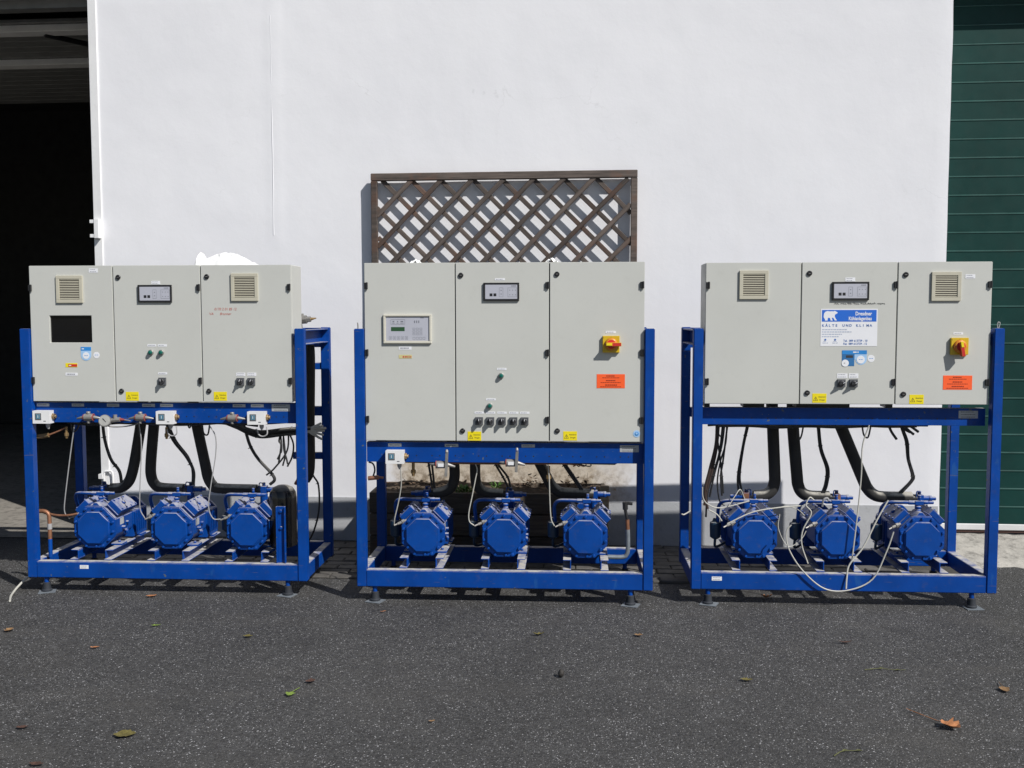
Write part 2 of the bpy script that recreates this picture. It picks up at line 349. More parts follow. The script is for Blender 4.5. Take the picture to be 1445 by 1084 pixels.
# ------------------------------------------------------------------ the setting: ground, ramp, floor
YW = 1.5
g = MB(); g.add([(-70, -70, 0), (70, -70, 0), (70, 70, 0), (-70, 70, 0)], [(0, 1, 2, 3)])
o = g.build('asphalt_ground', 'asphalt', flat=True); o['kind'] = 'structure'
g = MB(); g.add([(-9.0, YW+0.0, 0.008), (-3.53, YW+0.0, 0.008), (-3.53, 9, 0.008), (-9.0, 9, 0.008)], [(0, 1, 2, 3)])
o = g.build('garage_floor', 'floorc', flat=True); o['kind'] = 'structure'
g = MB(); nx, ny = 160, 40; vv = []
for j in range(ny+1):
    for i in range(nx+1):
        x = 2.585+i*3.6/nx; t = j/ny
        e = 0.07*noise.noise((x*2.5, 1.0, 7.0))+0.05*noise.noise((x*9, 1.0, 3.0))+0.03*noise.noise((x*27, 1.0, 5.0))
        y = 1.02+t*0.70+e*(1-t)**2
        z = 0.001+0.10*(t**0.9)+(0.016*noise.noise((x*4.1, y*7.0, 0.0))+0.008*noise.noise((x*17, y*19.0, 3.0)))*min(1, t*5)
        vv.append((x, y, max(0.001, z)))
g.add(vv, [(j*(nx+1)+i, j*(nx+1)+i+1, (j+1)*(nx+1)+i+1, (j+1)*(nx+1)+i) for j in range(ny) for i in range(nx)])
o = g.build('concrete_ramp', 'concrete'); o['kind'] = 'structure'
# strip of dark pavers along the foot of the wall
pv = MB(); pv.add([(-3.40, 0.50, 0.003), (2.50, 0.50, 0.003), (2.50, 1.43, 0.003), (-3.40, 1.60, 0.003)], [(0, 1, 2, 3)])
strip = pv.build('paved_strip', 'joint', flat=True); strip['kind'] = 'structure'
pmesh = []
for k in range(4):
    q = MB(); rr = random.Random(k)
    q.box(-0.101, 0.101, -0.0465, 0.0465, -0.02, 0.011+0.002*k)
    ob = q.build('paver', 'paver', bevel=0.006); pmesh.append(ob.data); bpy.data.objects.remove(ob)
cnt = 0
for row in range(11):
    for c in range(27):
        x = -3.40+0.105+c*0.2075+(0.10 if row % 2 else 0); y = 0.55+row*0.098
        if x > 2.42 or y > 1.39-0.0297*(x-2.5): continue
        ob = bpy.data.objects.new('paver', pmesh[random.randrange(4)]); col.objects.link(ob); ob.parent = strip
        ob.location = (x, y, random.uniform(-0.002, 0.002)); ob.rotation_euler = (random.gauss(0, 0.012), random.gauss(0, 0.012), random.gauss(0, 0.012))

# ------------------------------------------------------------------ the building
bld = tag(empty('building', (0, YW+0.021, 0)), 'white stucco building with dark open garage bay and green sectional door', 'building')
bld.rotation_euler.z = R(-1.7)
L2 = MB(); L2.box(-9.4, -3.52, 0, 0.16, 4.02, 5.4).box(-3.52, 2.56, 0, 0.16, 4.0, 5.4).box(2.56, 9.4, 0, 0.16, 3.90, 5.4).box(-9.4, -8.9, 0, 0.16, 3.80, 4.02)
# front wall as a fine grid so the plaster is not dead flat
W_ = MB(); nx, nz = 120, 76; vv = []
for j in range(nz+1):
    for i in range(nx+1):
        x = -3.52+6.08*i/nx; z = 4.0*j/nz; edge = i in (0, nx) or j in (0, nz)
        d = 0.0035*noise.noise((x*1.3, z*1.3, 3.0))+0.0015*noise.noise((x*6, z*6, 9.0))
        if abs(x+2.17) < 0.03 and z > 2.2: d -= 0.004
        vv.append((x + (0.006*noise.noise((z*3, 1, 4)) if i == nx else 0), 0 if edge else -0.0035+d, z))
W_.add(vv, [(j*(nx+1)+i, j*(nx+1)+i+1, (j+1)*(nx+1)+i+1, (j+1)*(nx+1)+i) for j in range(nz) for i in range(nx)])
W_.add([(-3.52, 0, 0), (-3.52, 0, 4.0), (-3.52, 0.16, 4.0), (-3.52, 0.16, 0), (2.56, 0, 0), (2.56, 0, 4.0), (2.56, 0.16, 4.0), (2.56, 0.16, 0)], [(0, 1, 2, 3), (4, 7, 6, 5), (3, 2, 6, 7)])
W_.build('wall', 'stucco', bld)
q = MB(); q.box(-9.4, -8.9, 0, 0.16, 0, 3.80).box(6.2, 9.4, 0, 0.16, 0, 3.80); q.build('wall', 'stucco', bld)
L2.build('wall', 'stucco', bld)
# seam and bead in the plaster
q = MB(); pts = [(-2.17+0.006*noise.noise((z*2, 0, 0)), -0.004, z) for z in [2.24+i*0.052 for i in range(31)]]
q.tube(pts, 0.004, 6, 0, 2); q.build('plaster_bead', 'stucco', bld)
q = MB(); q.box(-3.51, 2.55, -0.014, -0.0085, 0, 0.325); q.build('plinth', 'plinth', bld, bevel=0.003)
q = MB(); q.box(-3.532, -3.468, -0.014, 0.02, 0.335, 4.015); q.build('jamb_strip', 'white', bld, bevel=0.003)
q = MB(); q.box(-3.532, -3.51, -0.05, -0.014, 2.335, 2.36).box(-3.532, -3.51, -0.05, -0.014, 2.23, 2.255).box(-3.51, -3.475, -0.055, -0.014, 2.225, 2.365).box(-3.545, -3.532, -0.05, -0.03, 2.335, 2.36).box(-3.545, -3.532, -0.05, -0.03, 2.23, 2.255)
q.build('latch_bracket', 'white', bld, bevel=0.002)
q = MB(); q.tube([(-3.50, -0.03, 0.36), (-3.50, -0.03, 0.46), (-3.495, -0.03, 0.49), (-3.46, -0.03, 0.495), (-3.435, -0.03, 0.48), (-3.43, -0.03, 0.36)], 0.008, 8); q.box(-3.535, -3.505, -0.05, -0.014, 0.44, 0.475)
q.build('door_hook', 'white', bld)
# garage interior
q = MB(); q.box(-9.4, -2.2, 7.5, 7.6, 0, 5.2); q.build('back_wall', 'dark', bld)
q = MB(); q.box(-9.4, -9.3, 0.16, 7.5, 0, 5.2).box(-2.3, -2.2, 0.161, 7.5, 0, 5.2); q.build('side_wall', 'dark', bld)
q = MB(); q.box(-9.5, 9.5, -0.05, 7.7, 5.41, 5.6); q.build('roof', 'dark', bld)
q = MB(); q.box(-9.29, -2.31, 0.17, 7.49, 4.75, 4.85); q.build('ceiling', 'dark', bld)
od = MB(); od.box(-8.6, -3.56, 0.66, 0.80, 3.93, 3.985).box(-8.6, -3.56, 1.68, 1.82, 3.93, 3.985)
odr = od.build('overhead_door', 'dbar', bld, bevel=0.004)
for k in range(17):
    q = MB(); y = 0.62+k*0.17; q.box(-8.6, -3.56, y+0.003, y+0.167, 3.987, 4.02); q.build('board', 'dpanel', odr, bevel=0.006)
for a, b_ in (((-4.3, 0.75, 3.93), (-3.62, 1.62, 3.90)), ((-6.6, 0.8, 3.93), (-5.45, 1.66, 3.9))): q = MB(); q.tube([a, b_], 0.022, 8); q.build('strut', 'black', odr)
q = MB(); q.box(-3.66, -3.52, 1.5, 1.72, 3.83, 3.93).cyl((-3.68, 1.6, 3.88), (-3.5, 1.6, 3.88), 0.045); q.box(-4.05, -3.66, 1.60, 1.66, 3.86, 3.925, 1)
q.build('hinge_bracket', ['black', 'dpanel'], odr, bevel=0.004)
q = MB(); q.box(-8.9, -3.53, 0.165, 0.27, 3.955, 4.7); q.build('header', 'dpanel', bld)
q = MB(); q.box(-3.55, -3.47, 0.30, 3.4, 3.99, 4.06); q.build('door_track', 'dark', bld)
# green sectional door
gd = empty('garage_door', (0, 0.19, 0)); gd.parent = bld
pm = None
for k in range(31):
    z0 = 0.165+k*0.1295
    if pm is None:
        q = MB(); h = 0.1294
        prof = [(0.0, 0.0), (0.0, h-0.0125), (-0.0035, h-0.0105), (-0.0035, h-0.0040), (0.001, h), (0.03, h), (0.03, 0)]
        n = len(prof); v = [(2.50, y, z) for y, z in prof]+[(6.2, y, z) for y, z in prof]
        q.add(v, [(i, (i+1) % n, n+(i+1) % n, n+i) for i in (0, 1, 4, 5, 6)]+[tuple(range(n-1, -1, -1)), tuple(range(n, 2*n))])
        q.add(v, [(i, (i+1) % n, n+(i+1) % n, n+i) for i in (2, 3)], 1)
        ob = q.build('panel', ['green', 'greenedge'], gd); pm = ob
    else: ob = link_copy(pm, gd)
    ob.location = (0, random.uniform(-0.0008, 0.0008), z0)
q = MB(); q.box(2.50, 6.2, -0.012, 0.03, 0.120, 0.164); q.build('bottom_bar', 'alu', gd, bevel=0.004)
q = MB(); q.box(2.50, 6.2, -0.002, 0.025, 0.100, 0.1195); q.build('rubber_seal', 'doorseal', gd, bevel=0.003)

# ------------------------------------------------------------------ wooden trellis on the wall
tr = tag(empty('trellis', (-0.4875, 1.476, 0.9)), 'weathered dark wooden diagonal trellis panel leaning on the white wall', 'trellis')
tr.rotation_euler.z = R(-1.7)
TX0, TX1, TZ1 = -0.948, 0.936, 1.762
def bar(x0, x1, y0, y1, z0, z1, name='frame_bar'):
    q = MB(); q.box(x0, x1, y0, y1, z0, z1); return q.build(name, 'wood', tr, bevel=0.004)
bar(TX0, TX1, -0.021, 0.020, TZ1-0.052, TZ1); bar(TX0, TX1, -0.021, 0.020, 0, 0.052)
bar(TX0, TX0+0.044, -0.020, 0.019, 0.053, TZ1-0.053); bar(TX1-0.046, TX1, -0.020, 0.019, 0.053, TZ1-0.053)
ZT, ZB, XL, XR = TZ1-0.05, 0.05, TX0+0.04, TX1-0.042
def slat(xt, sgn, yc):           # a line through (xt, ZT) falling at 45 degrees; sgn -1 runs down to the left
    pts = []
    a = Vector((xt, 0, ZT)); 
    # clip to the frame opening
    def at(t): return Vector((xt+sgn*t, 0, ZT-t))
    t0 = 0.0; t1 = ZT-ZB
    if sgn < 0:
        t0 = max(t0, xt-XR); t1 = min(t1, xt-XL)
    else:
        t0 = max(t0, XL-xt); t1 = min(t1, XR-xt)
    if t1-t0 < 0.05: return
    p0, p1 = at(t0), at(t1); ln = (p1-p0).length; c = (p0+p1)/2
    q = MB(); q.box(-ln/2, ln/2, -0.0062, 0.0062, -0.0165, 0.0165)
    ob = q.build('slat', 'wood', tr, bevel=0.003)
    ob.location = (c.x, yc+random.uniform(-0.0008, 0.0008), c.z); ob.rotation_euler = (random.gauss(0, 0.02), R(45)*(1 if sgn > 0 else -1) + random.gauss(0, 0.006), 0)
for k in range(18): slat(-0.6575+0.2175*k, -1, -0.008)
for k in range(18): slat(-0.8765-0.2175*9+0.2175*k, 1, 0.008)

# ------------------------------------------------------------------ planter behind the middle rack
pl = tag(empty('planter', (-0.57, 1.0, 0)), 'dark weathered wooden planter box of soil behind the middle blue rack', 'planter')
for k, (z0, z1) in enumerate([(0.02, 0.165), (0.172, 0.315), (0.322, 0.462)]):
    q = MB(); q.box(-0.80, 0.80, 0.0, 0.028, z0, z1); b_ = q.build('board', 'wood2', pl, bevel=0.004); b_.location.y = random.uniform(-0.002, 0.002)
    for sx in (-0.80, 0.772):
        q = MB(); q.box(sx, sx+0.028, 0.031, 0.45, z0, z1); q.build('board', 'wood2', pl, bevel=0.004)
q = MB(); q.box(-0.80, 0.80, 0.452, 0.478, 0.02, 0.455); q.build('board', 'wood2', pl, bevel=0.004)
q = MB(); q.box(-0.77, -0.70, 0.03, 0.09, 0.0, 0.44); q.build('corner_post', 'wood2', pl, bevel=0.004)
q = MB(); q.box(0.755, 0.815, -0.034, -0.004, 0.0, 0.525); q.build('corner_post', 'woodpale', pl, bevel=0.004)
q = MB(); nx, ny = 60, 16; vv = []
for j in range(ny+1):
    for i in range(nx+1):
        x = -0.770+i*1.54/nx; y = 0.032+j*0.417/ny
        vv.append((x, y, 0.425+0.035*noise.noise((x*5, y*6, 1))+0.015*noise.noise((x*18, y*18, 2))+0.03*(j/ny)))
q.add(vv, [(j*(nx+1)+i, j*(nx+1)+i+1, (j+1)*(nx+1)+i+1, (j+1)*(nx+1)+i) for j in range(ny) for i in range(nx)])
q.build('soil', 'soil', pl)
def leafq(mb, c, ln, wd, d, up, m=0, bend=0.3):
    d = Vector(d).normalized(); up = Vector(up); s = d.cross(up)
    if s.length < 1e-3: s = Vector((1, 0, 0))
    s.normalize(); n = s.cross(d); c = Vector(c)
    row = [(0, 0.15), (0.35, 1.0), (0.7, 0.75), (1.0, 0.05)]; v = []
    for t, w in row:
        p = c+d*(ln*t)+n*(-bend*ln*t*t)
        v += [p-s*(wd*w*0.5)+n*(wd*0.12*w), p, p+s*(wd*w*0.5)+n*(wd*0.12*w)]
    f = []
    for k in range(3): f += [(k*3, k*3+1, k*3+4, k*3+3), (k*3+1, k*3+2, k*3+5, k*3+4)]
    mb.add(v, f, m)
def weed(loc, n, spread, ln, label):
    q = MB(); rg = random.Random(int(abs(loc[0])*1000))
    for k in range(n):
        a = rg.uniform(0, 6.283); r = spread*math.sqrt(rg.random())
        leafq(q, (r*math.cos(a), r*math.sin(a)*0.6, rg.uniform(0.0, 0.04)), ln*rg.uniform(0.6, 1.3), ln*0.45, (math.cos(a)*0.8, math.sin(a)*0.8, rg.uniform(0.4, 1.5)), (0, 0, 1))
    o = q.build('weed', 'weed', loc=loc); tag(o, label, 'weed')
weed((-0.73, 1.10, 0.44), 130, 0.085, 0.032, 'largest green weed tuft growing at the planter front edge')
weed((-0.52, 1.20, 0.455), 40, 0.035, 0.026, 'small green weed tuft further right in the planter')
def litter(loc, n, sx, sz, label):
    q = MB(); rg = random.Random(int(loc[0]*977)+5)
    for k in range(n):
        x = rg.gauss(0, sx*0.5); y = rg.gauss(0, 0.05)
        leafq(q, (x, y, abs(rg.gauss(0, sz))*max(0, 1-abs(x)/sx)), rg.uniform(0.02, 0.042), rg.uniform(0.014, 0.03), (rg.uniform(-1, 1), rg.uniform(-1, 1), rg.uniform(-0.3, 0.35)), (0, 0, 1), bend=rg.uniform(-0.5, 0.6))
    o = q.build('leaf_litter', 'deadleaf', loc=loc); o['kind'] = 'stuff'; o['label'] = label; o['category'] = 'leaf litter'
litter((-0.27, 1.28, 0.46), 70, 0.16, 0.035, 'heap of dry brown leaves on the planter soil, left of centre')
litter((0.02, 1.25, 0.46), 80, 0.16, 0.04, 'heap of dry brown leaves on the planter soil by its right end')
litter((-1.0, 1.33, 0.46), 60, 0.3, 0.015, 'thin scatter of dead leaves along the left of the planter soil')
q = MB(); q.tube([(0, 0, 0), (0.012, 0, 0.05), (0.018, 0, 0.11)], (0.0018, 0.0008), 5); q.tube([(0.008, 0, 0.03), (-0.012, 0.0, 0.07)], 0.0012, 5)
tag(q.build('dry_twig', 'l_dark', loc=(0.09, 1.3, 0.45)), 'thin dry twig sticking up at the right end of the planter', 'twig')

# ------------------------------------------------------------------ compressor prototype (origin at centre of its front flange, axis +y)
def make_compressor(parent, loc):
    c = MB(); c.oct(0.113, 0.022, 0.27)
    c.box(-0.118, 0.118, 0.2705, 0.47, -0.114, 0.05).oct(0.108, 0.4705, 0.50)
    for k in range(6): c.box(0.1185, 0.126, 0.29+k*0.03, 0.302+k*0.03, -0.09, 0.045); c.box(-0.126, -0.1185, 0.29+k*0.03, 0.302+k*0.03, -0.09, 0.045)
    for s in (-1, 1):
        rt = Matrix.Rotation(R(45)*s, 3, 'Y')
        c.rbox((s*0.066, 0.165, 0.080), (0.088, 0.19, 0.075), rt)
    body = c.build('compressor', 'cblue', parent, bevel=0.006, seg=2, loc=loc)
    q = MB(); q.oct(0.128, 0.0, 0.0215, 0, 0.004); q.build('end_flange', 'cblue', body, bevel=0.005, seg=2)
    q = MB(); q.oct(0.1015, -0.018, -0.0005, 0, 0.004); q.build('end_cover', 'cblue', body, bevel=0.008, seg=3)
    bm_ = None
    for a in (90, 64, 116, 42, 138, 16, 164, -13, 193, -40, 220, -66, 246, -84):
        t = R(a); f = 1/max(abs(math.cos(t-k*math.pi/4)) for k in range(8)); r = 0.1150*f
        if bm_ is None:
            q = MB(); q.cyl((0, -0.011, 0), (0, -0.0005, 0), 0.0078, n=6).cyl((0, -0.0025, 0), (0, -0.0003, 0), 0.0095, n=12); bm_ = q.build('bolt', 'cbolt', body, bevel=0.0012); ob = bm_
        else: ob = link_copy(bm_, body)
        ob.location = (r*math.cos(t), 0, 0.004+r*math.sin(t)); ob.rotation_euler.y = random.uniform(0, 1)
    for s in (-1, 1):
        rt = Matrix.Rotation(R(45)*s, 3, 'Y'); nrm = rt @ Vector((0, 0, 1)); tg = rt @ Vector((1, 0, 0))
        q = MB(); c0 = Vector((s*0.066, 0.165, 0.080))+nrm*0.052
        q.rbox(c0, (0.094, 0.215, 0.036), rt)
        q.rbox(c0-nrm*0.0215, (0.100, 0.221, 0.006), rt)
        for i in (-1, 1):
            for j in range(4):
                p = c0+nrm*0.018+tg*(i*0.036)+Vector((0, -0.09+j*0.06, 0)); q.cyl(p, p+nrm*0.008, 0.0075, n=6)
        p = c0+nrm*0.018+Vector((0, -0.02, 0)); q.cyl(p, p+nrm*0.012, 0.014, n=10)
        q.build('cylinder_head', 'cblue', body, bevel=0.004)
    q = MB(); q.prism([(-0.036, 0.118), (0.036, 0.118), (0.010, 0.150), (-0.010, 0.150)], 0.024, 0.13)
    q.lathe((0.004, 0.085, 0.147), (0, 0, 1), [(0, 0.016), (0.008, 0.016), (0.009, 0.011), (0.016, 0.011), (0.017, 0.017), (0.028, 0.017), (0.030, 0.012), (0.042, 0.012)], 12)
    q.box(-0.018, 0.030, 0.07, 0.10, 0.184, 0.208); q.cyl((0.030, 0.085, 0.197), (0.06, 0.085, 0.197), 0.013, n=6).cyl((0.06, 0.085, 0.197), (0.09, 0.085, 0.197), 0.010, n=12)
    q.cyl((0.012, 0.085, 0.208), (0.012, 0.085, 0.228), 0.008).cyl((0.012, 0.085, 0.228), (0.012, 0.085, 0.238), 0.0095, n=6)
    q.build('discharge_valve', 'cblue', body, bevel=0.002)
    q = MB(); q.tube([(-0.016, 0.085, 0.196), (-0.09, 0.09, 0.196), (-0.155, 0.11, 0.190), (-0.183, 0.14, 0.160), (-0.186, 0.17, 0.10), (-0.18, 0.20, 0.03)], 0.0105, 10)
    q.cyl((-0.05, 0.087, 0.196), (-0.018, 0.085, 0.196), 0.014, n=6); q.build('discharge_pipe', 'cblue', body)
    q = MB(); q.cyl((-0.105, 0.06, 0.075), (-0.155, 0.04, 0.058), 0.010, 0.008, 10).cyl((-0.118, 0.055, 0.071), (-0.132, 0.049, 0.066), 0.014, n=6).cyl((-0.155, 0.04, 0.058), (-0.175, 0.032, 0.050), 0.005, n=8)
    q.cyl((-0.108, 0.09, 0.10), (-0.15, 0.085, 0.092), 0.008, n=8); q.build('pressure_sensor', 'steel', body)
    q = MB(); q.lathe((-0.195, 0.20, -0.055), (0, 0, 1), [(0, 0.016), (0.012, 0.032), (0.085, 0.034), (0.10, 0.032), (0.105, 0.02), (0.125, 0.012)], 16)
    q.tube([(-0.195, 0.20, -0.05), (-0.195, 0.21, -0.10), (-0.17, 0.26, -0.115), (-0.12, 0.3, -0.10)], 0.008, 8); q.build('oil_canister', 'pod', body)
    for s in (-1, 1):
        for y in (0.085, 0.36):
            q = MB(); q.box(min(s*0.06, s*0.128), max(s*0.06, s*0.128), y, y+0.075, -0.1245, -0.112); q.cyl((s*0.098, y+0.035, -0.112), (s*0.098, y+0.035, -0.10), 0.009, n=6); q.build('foot', 'cblue', body, bevel=0.002)
    q = MB(); q.cyl((0.112, 0.17, -0.055), (0.128, 0.17, -0.055), 0.020, n=16).cyl((0.128, 0.17, -0.055), (0.131, 0.17, -0.055), 0.012, n=14).cyl((0.112, 0.13, -0.02), (0.135, 0.13, -0.02), 0.011, n=6).cyl((0.112, 0.19, 0.0), (0.128, 0.19, 0.0), 0.010, n=6); q.build('sight_glass', 'cblue', body)
    q = MB(); q.box(0.1132, 0.1142, 0.10, 0.155, 0.0, 0.040); q.build('nameplate', 'foil', body)
    return body

# ------------------------------------------------------------------ parts of the racks
YF = 0.024                                   # local y of the cabinet door faces
def outline(q, x0, x1, z0, z1, y, m, w=0.0012):
    for a, b_, c_, d in ((x0, x1, z0, z0+w), (x0, x1, z1-w, z1), (x0, x0+w, z0+w, z1-w), (x1-w, x1, z0+w, z1-w)):
        q.add([(a, y, c_), (b_, y, c_), (b_, y, d), (a, y, d)], [(0, 1, 2, 3)], m)
def vent(cab, x, z, s=0.160):
    q = MB(); y0, y1 = YF-0.011, YF-0.0005
    e = 0.020
    q.box(x, x+s, y0, y1, z, z+e).box(x, x+s, y0, y1, z+s-e, z+s).box(x, x+e, y0, y1, z+e, z+s-e).box(x+s-e, x+s, y0, y1, z+e, z+s-e)
    q.box(x+e, x+s-e, y1-0.003, y1, z+e, z+s-e, 1)
    n = 12; h = (s-2*e)/n
    for k in range(n):
        zz = z+e+(k+0.30)*h; rt = Matrix.Rotation(R(38), 3, 'X')
        q.rbox((x+s/2, y0+0.0045, zz+h*0.28), (s-2*e, 0.0062, 0.0024), rt)
    q.build('vent', ['beige', 'ventgap'], cab, bevel=0.0012)
def display(cab, x, z):
    w, h = 0.203, 0.102; q = MB(); y0 = YF-0.012; t = 0.009
    q.box(x, x+w, y0, YF-0.0005, z, z+t).box(x, x+w, y0, YF-0.0005, z+h-t, z+h).box(x, x+t, y0, YF-0.0005, z+t, z+h-t).box(x+w-t, x+w, y0, YF-0.0005, z+t, z+h-t)
    q.box(x+t, x+w-t, y0+0.003, YF-0.001, z+t, z+h-t, 1); yl = y0+0.0025
    for xx in (0.036, 0.058): q.add([(x+xx, yl, z+0.026), (x+xx+0.016, yl, z+0.026), (x+xx+0.016, yl, z+0.042), (x+xx, yl, z+0.042)], [(0, 1, 2, 3)], 0)
    outline(q, x+0.09, x+0.112, z+0.022, z+0.074, yl, 2); outline(q, x+0.138, x+0.19, z+0.022, z+0.074, yl, 2)
    for i in range(3):
        for j in range(2): q.add([(x+0.147+i*0.016, yl, z+0.032+j*0.026), (x+0.152+i*0.016, yl, z+0.032+j*0.026), (x+0.152+i*0.016, yl, z+0.036+j*0.026), (x+0.147+i*0.016, yl, z+0.036+j*0.026)], [(0, 1, 2, 3)], 2)
    for zz in (0.036, 0.056): q.add([(x+0.098, yl, z+zz), (x+0.104, yl, z+zz), (x+0.104, yl, z+zz+0.005), (x+0.098, yl, z+zz+0.005)], [(0, 1, 2, 3)], 2)
    q.words(x+0.158, x+0.186, yl, z+0.081, 0.005, 2, random.Random(3), 0.006, 0.012, 0.001)
    q.build('display_unit', ['black', 'panel', 'pline'], cab, bevel=0.002)
def plate_label(cab, x0, x1, z0, z1, rows=1, mat='lbl', tm='ltext', y=YF, name='label', seed=1, frac=0.25):
    q = MB(); q.box(x0, x1, y-0.0012, y-0.0002, z0, z1); rg = random.Random(seed); H = z1-z0
    for k in range(rows):
        zz = z0+H*((k+0.5)/rows)-H*frac/rows/2*1.0
        q.words(x0+(x1-x0)*0.12, x1-(x1-x0)*rg.uniform(0.1, 0.25), y-0.0016, zz, H*frac/rows, 1, rg, 0.003, 0.009, 0.0022)
    return q.build(name, [mat, tm], cab)
def warn(cab, x, z):
    w, h = 0.078, 0.052; q = MB(); q.box(x, x+w, YF-0.0012, YF-0.0002, z, z+h); y = YF-0.0018
    a = (x+0.006, z+0.012); b_ = (x+0.030, z+0.012); c_ = (x+0.018, z+0.034)
    def ln(p, r, t=0.0016):
        d = Vector((r[0]-p[0], 0, r[1]-p[1])).normalized(); nn = Vector((-d.z, 0, d.x))*t*0.5
        P, Q_ = Vector((p[0], y, p[1])), Vector((r[0], y, r[1])); q.add([P-nn, Q_-nn, Q_+nn, P+nn], [(0, 1, 2, 3)], 1)
    ln(a, b_); ln(b_, c_); ln(c_, a); ln((x+0.019, z+0.029), (x+0.0165, z+0.021)); ln((x+0.0165, z+0.021), (x+0.0195, z+0.020)); ln((x+0.0195, z+0.020), (x+0.0175, z+0.014))
    q.text('Attention', x+0.033, y, z+0.030, 0.0105, 1); q.text('Danger', x+0.039, y, z+0.013, 0.0105, 1)
    q.build('warning_label', ['yel', 'bmarker'], cab)
def orange(cab, x, z, w=0.158, h=0.079):
    q = MB(); q.box(x, x+w, YF-0.0012, YF-0.0002, z, z+h); rg = random.Random(4); y = YF-0.0018
    for k, (zz, hh, a, b_) in enumerate([(0.066, 0.006, 0.34, 0.66), (0.057, 0.0038, 0.2, 0.8), (0.040, 0.006, 0.33, 0.68), (0.030, 0.0038, 0.14, 0.86), (0.015, 0.006, 0.30, 0.72), (0.006, 0.0038, 0.12, 0.9)]):
        q.words(x+w*a, x+w*b_, y, z+zz, hh, 1, rg, 0.004, 0.012, 0.0022)
    q.build('notice_label', ['orange', 'otext'], cab)
def lock(cab, x, z):
    q = MB(); q.lathe((x, YF-0.0003, z), (0, -1, 0), [(0, 0.0145), (0.006, 0.0145), (0.008, 0.012), (0.0082, 0.008), (0.005, 0.007)], 18); q.box(x-0.006, x+0.006, YF-0.0085, YF-0.006, z-0.0014, z+0.0014, 1); q.build('lock', ['black', 'steel'], cab)
def hinge(cab, x, z):
    q = MB(); q.box(x-0.010, x+0.010, YF-0.011, YF-0.0005, z-0.018, z+0.018).cyl((x+0.006, YF-0.008, z-0.02), (x+0.006, YF-0.008, z+0.02), 0.0065, n=10); q.build('hinge', 'black', cab, bevel=0.002)
def lamp(cab, x, z):
    q = MB(); q.lathe((x, YF-0.0003, z), (0, -1, 0), [(0, 0.0165), (0.008, 0.0165), (0.010, 0.014)], 20); q.lathe((x, YF-0.0105, z), (0, -1, 0), [(0, 0.0125), (0.008, 0.0125), (0.013, 0.009), (0.015, 0.003)], 18, 1); q.build('pilot_lamp', ['steel', 'glamp'], cab)
def switch(cab, x, z, ang=0):
    q = MB(); q.box(x-0.022, x+0.022, YF-0.013, YF-0.0005, z-0.022, z+0.022)
    q.lathe((x, YF-0.0132, z), (0, -1, 0), [(0, 0.0165), (0.010, 0.0155), (0.012, 0.012)], 18, 1)
    q.rbox((x, YF-0.030, z), (0.0095, 0.016, 0.034), Matrix.Rotation(R(ang), 3, 'Y'), 1)
    q.rbox(Vector((x, YF-0.0386, z))+Matrix.Rotation(R(ang), 3, 'Y') @ Vector((0, 0, 0.009)), (0.004, 0.0012, 0.014), Matrix.Rotation(R(ang), 3, 'Y'), 2)
    q.build('rotary_switch', ['dgrey', 'black', 'lbl'], cab, bevel=0.0018)
def main_switch(cab, x, z, ang):
    q = MB(); q.box(x-0.0475, x+0.0475, YF-0.019, YF-0.0005, z-0.047, z+0.047)
    q.lathe((x, YF-0.0192, z), (0, -1, 0), [(0, 0.036), (0.012, 0.034), (0.016, 0.028)], 24, 1)
    rt = Matrix.Rotation(R(ang), 3, 'Y')
    q.rbox(Vector((x, YF-0.044, z))+rt @ Vector((0, 0, 0.016)), (0.021, 0.030, 0.080), rt, 1)
    q.rbox(Vector((x, YF-0.0595, z))+rt @ Vector((0, 0, -0.012)), (0.015, 0.0035, 0.034), rt, 2)
    q.text('I', x-0.002, YF-0.0196, z+0.036, 0.010, 3); q.text('0', x-0.044, YF-0.0196, z+0.033, 0.010, 3)
    q.build('main_switch', ['yplate', 'red', 'yel', 'bmarker'], cab, bevel=0.003)
def controller(cab, x, z, w, h):
    q = MB(); y0 = YF-0.014; t = 0.013
    q.box(x, x+w, y0, YF-0.0005, z, z+t).box(x, x+w, y0, YF-0.0005, z+h-t, z+h).box(x, x+t, y0, YF-0.0005, z+t, z+h-t).box(x+w-t, x+w, y0, YF-0.0005, z+t, z+h-t)
    q.box(x+t, x+w-t, y0+0.007, YF-0.001, z+t, z+h-t, 1); yl = y0+0.0064
    def R_(a, b_, c_, d, m): q.add([(x+a, yl, z+c_), (x+b_, yl, z+c_), (x+b_, yl, z+d), (x+a, yl, z+d)], [(0, 1, 2, 3)], m)
    R_(0.044, 0.122, 0.070, 0.093, 3); outline(q, x+0.042, x+0.124, z+0.108, z+0.136, yl, 2)
    for k, (a, b_) in enumerate([(0.05, 0.066), (0.076, 0.088), (0.096, 0.117)]): R_(a, b_, 0.114, 0.116, 2); R_(a+0.003, b_-0.003, 0.121, 0.128, 2)
    for i in range(5): outline(q, x+0.032+i*0.023, x+0.047+i*0.023, z+0.022, z+0.040, yl, 2); R_(0.037+i*0.023, 0.042+i*0.023, 0.028, 0.034, 2)
    for i in range(3):
        for j in range(3): outline(q, x+0.168+i*0.020, x+0.182+i*0.020, z+0.048+j*0.015, z+0.058+j*0.015, yl, 2)
    for i in range(4): outline(q, x+0.168+i*0.019, x+0.182+i*0.019, z+0.022, z+0.036, yl, 2)
    for i in range(3): R_(0.176+i*0.012, 0.182+i*0.012, 0.116, 0.13, 2)
    q.words(x+0.212, x+0.238, yl, z+0.143, 0.005, 2, random.Random(8), 0.006, 0.012, 0.001)
    q.build('controller', ['cream', 'panel', 'pline', 'lcd'], cab, bevel=0.002)
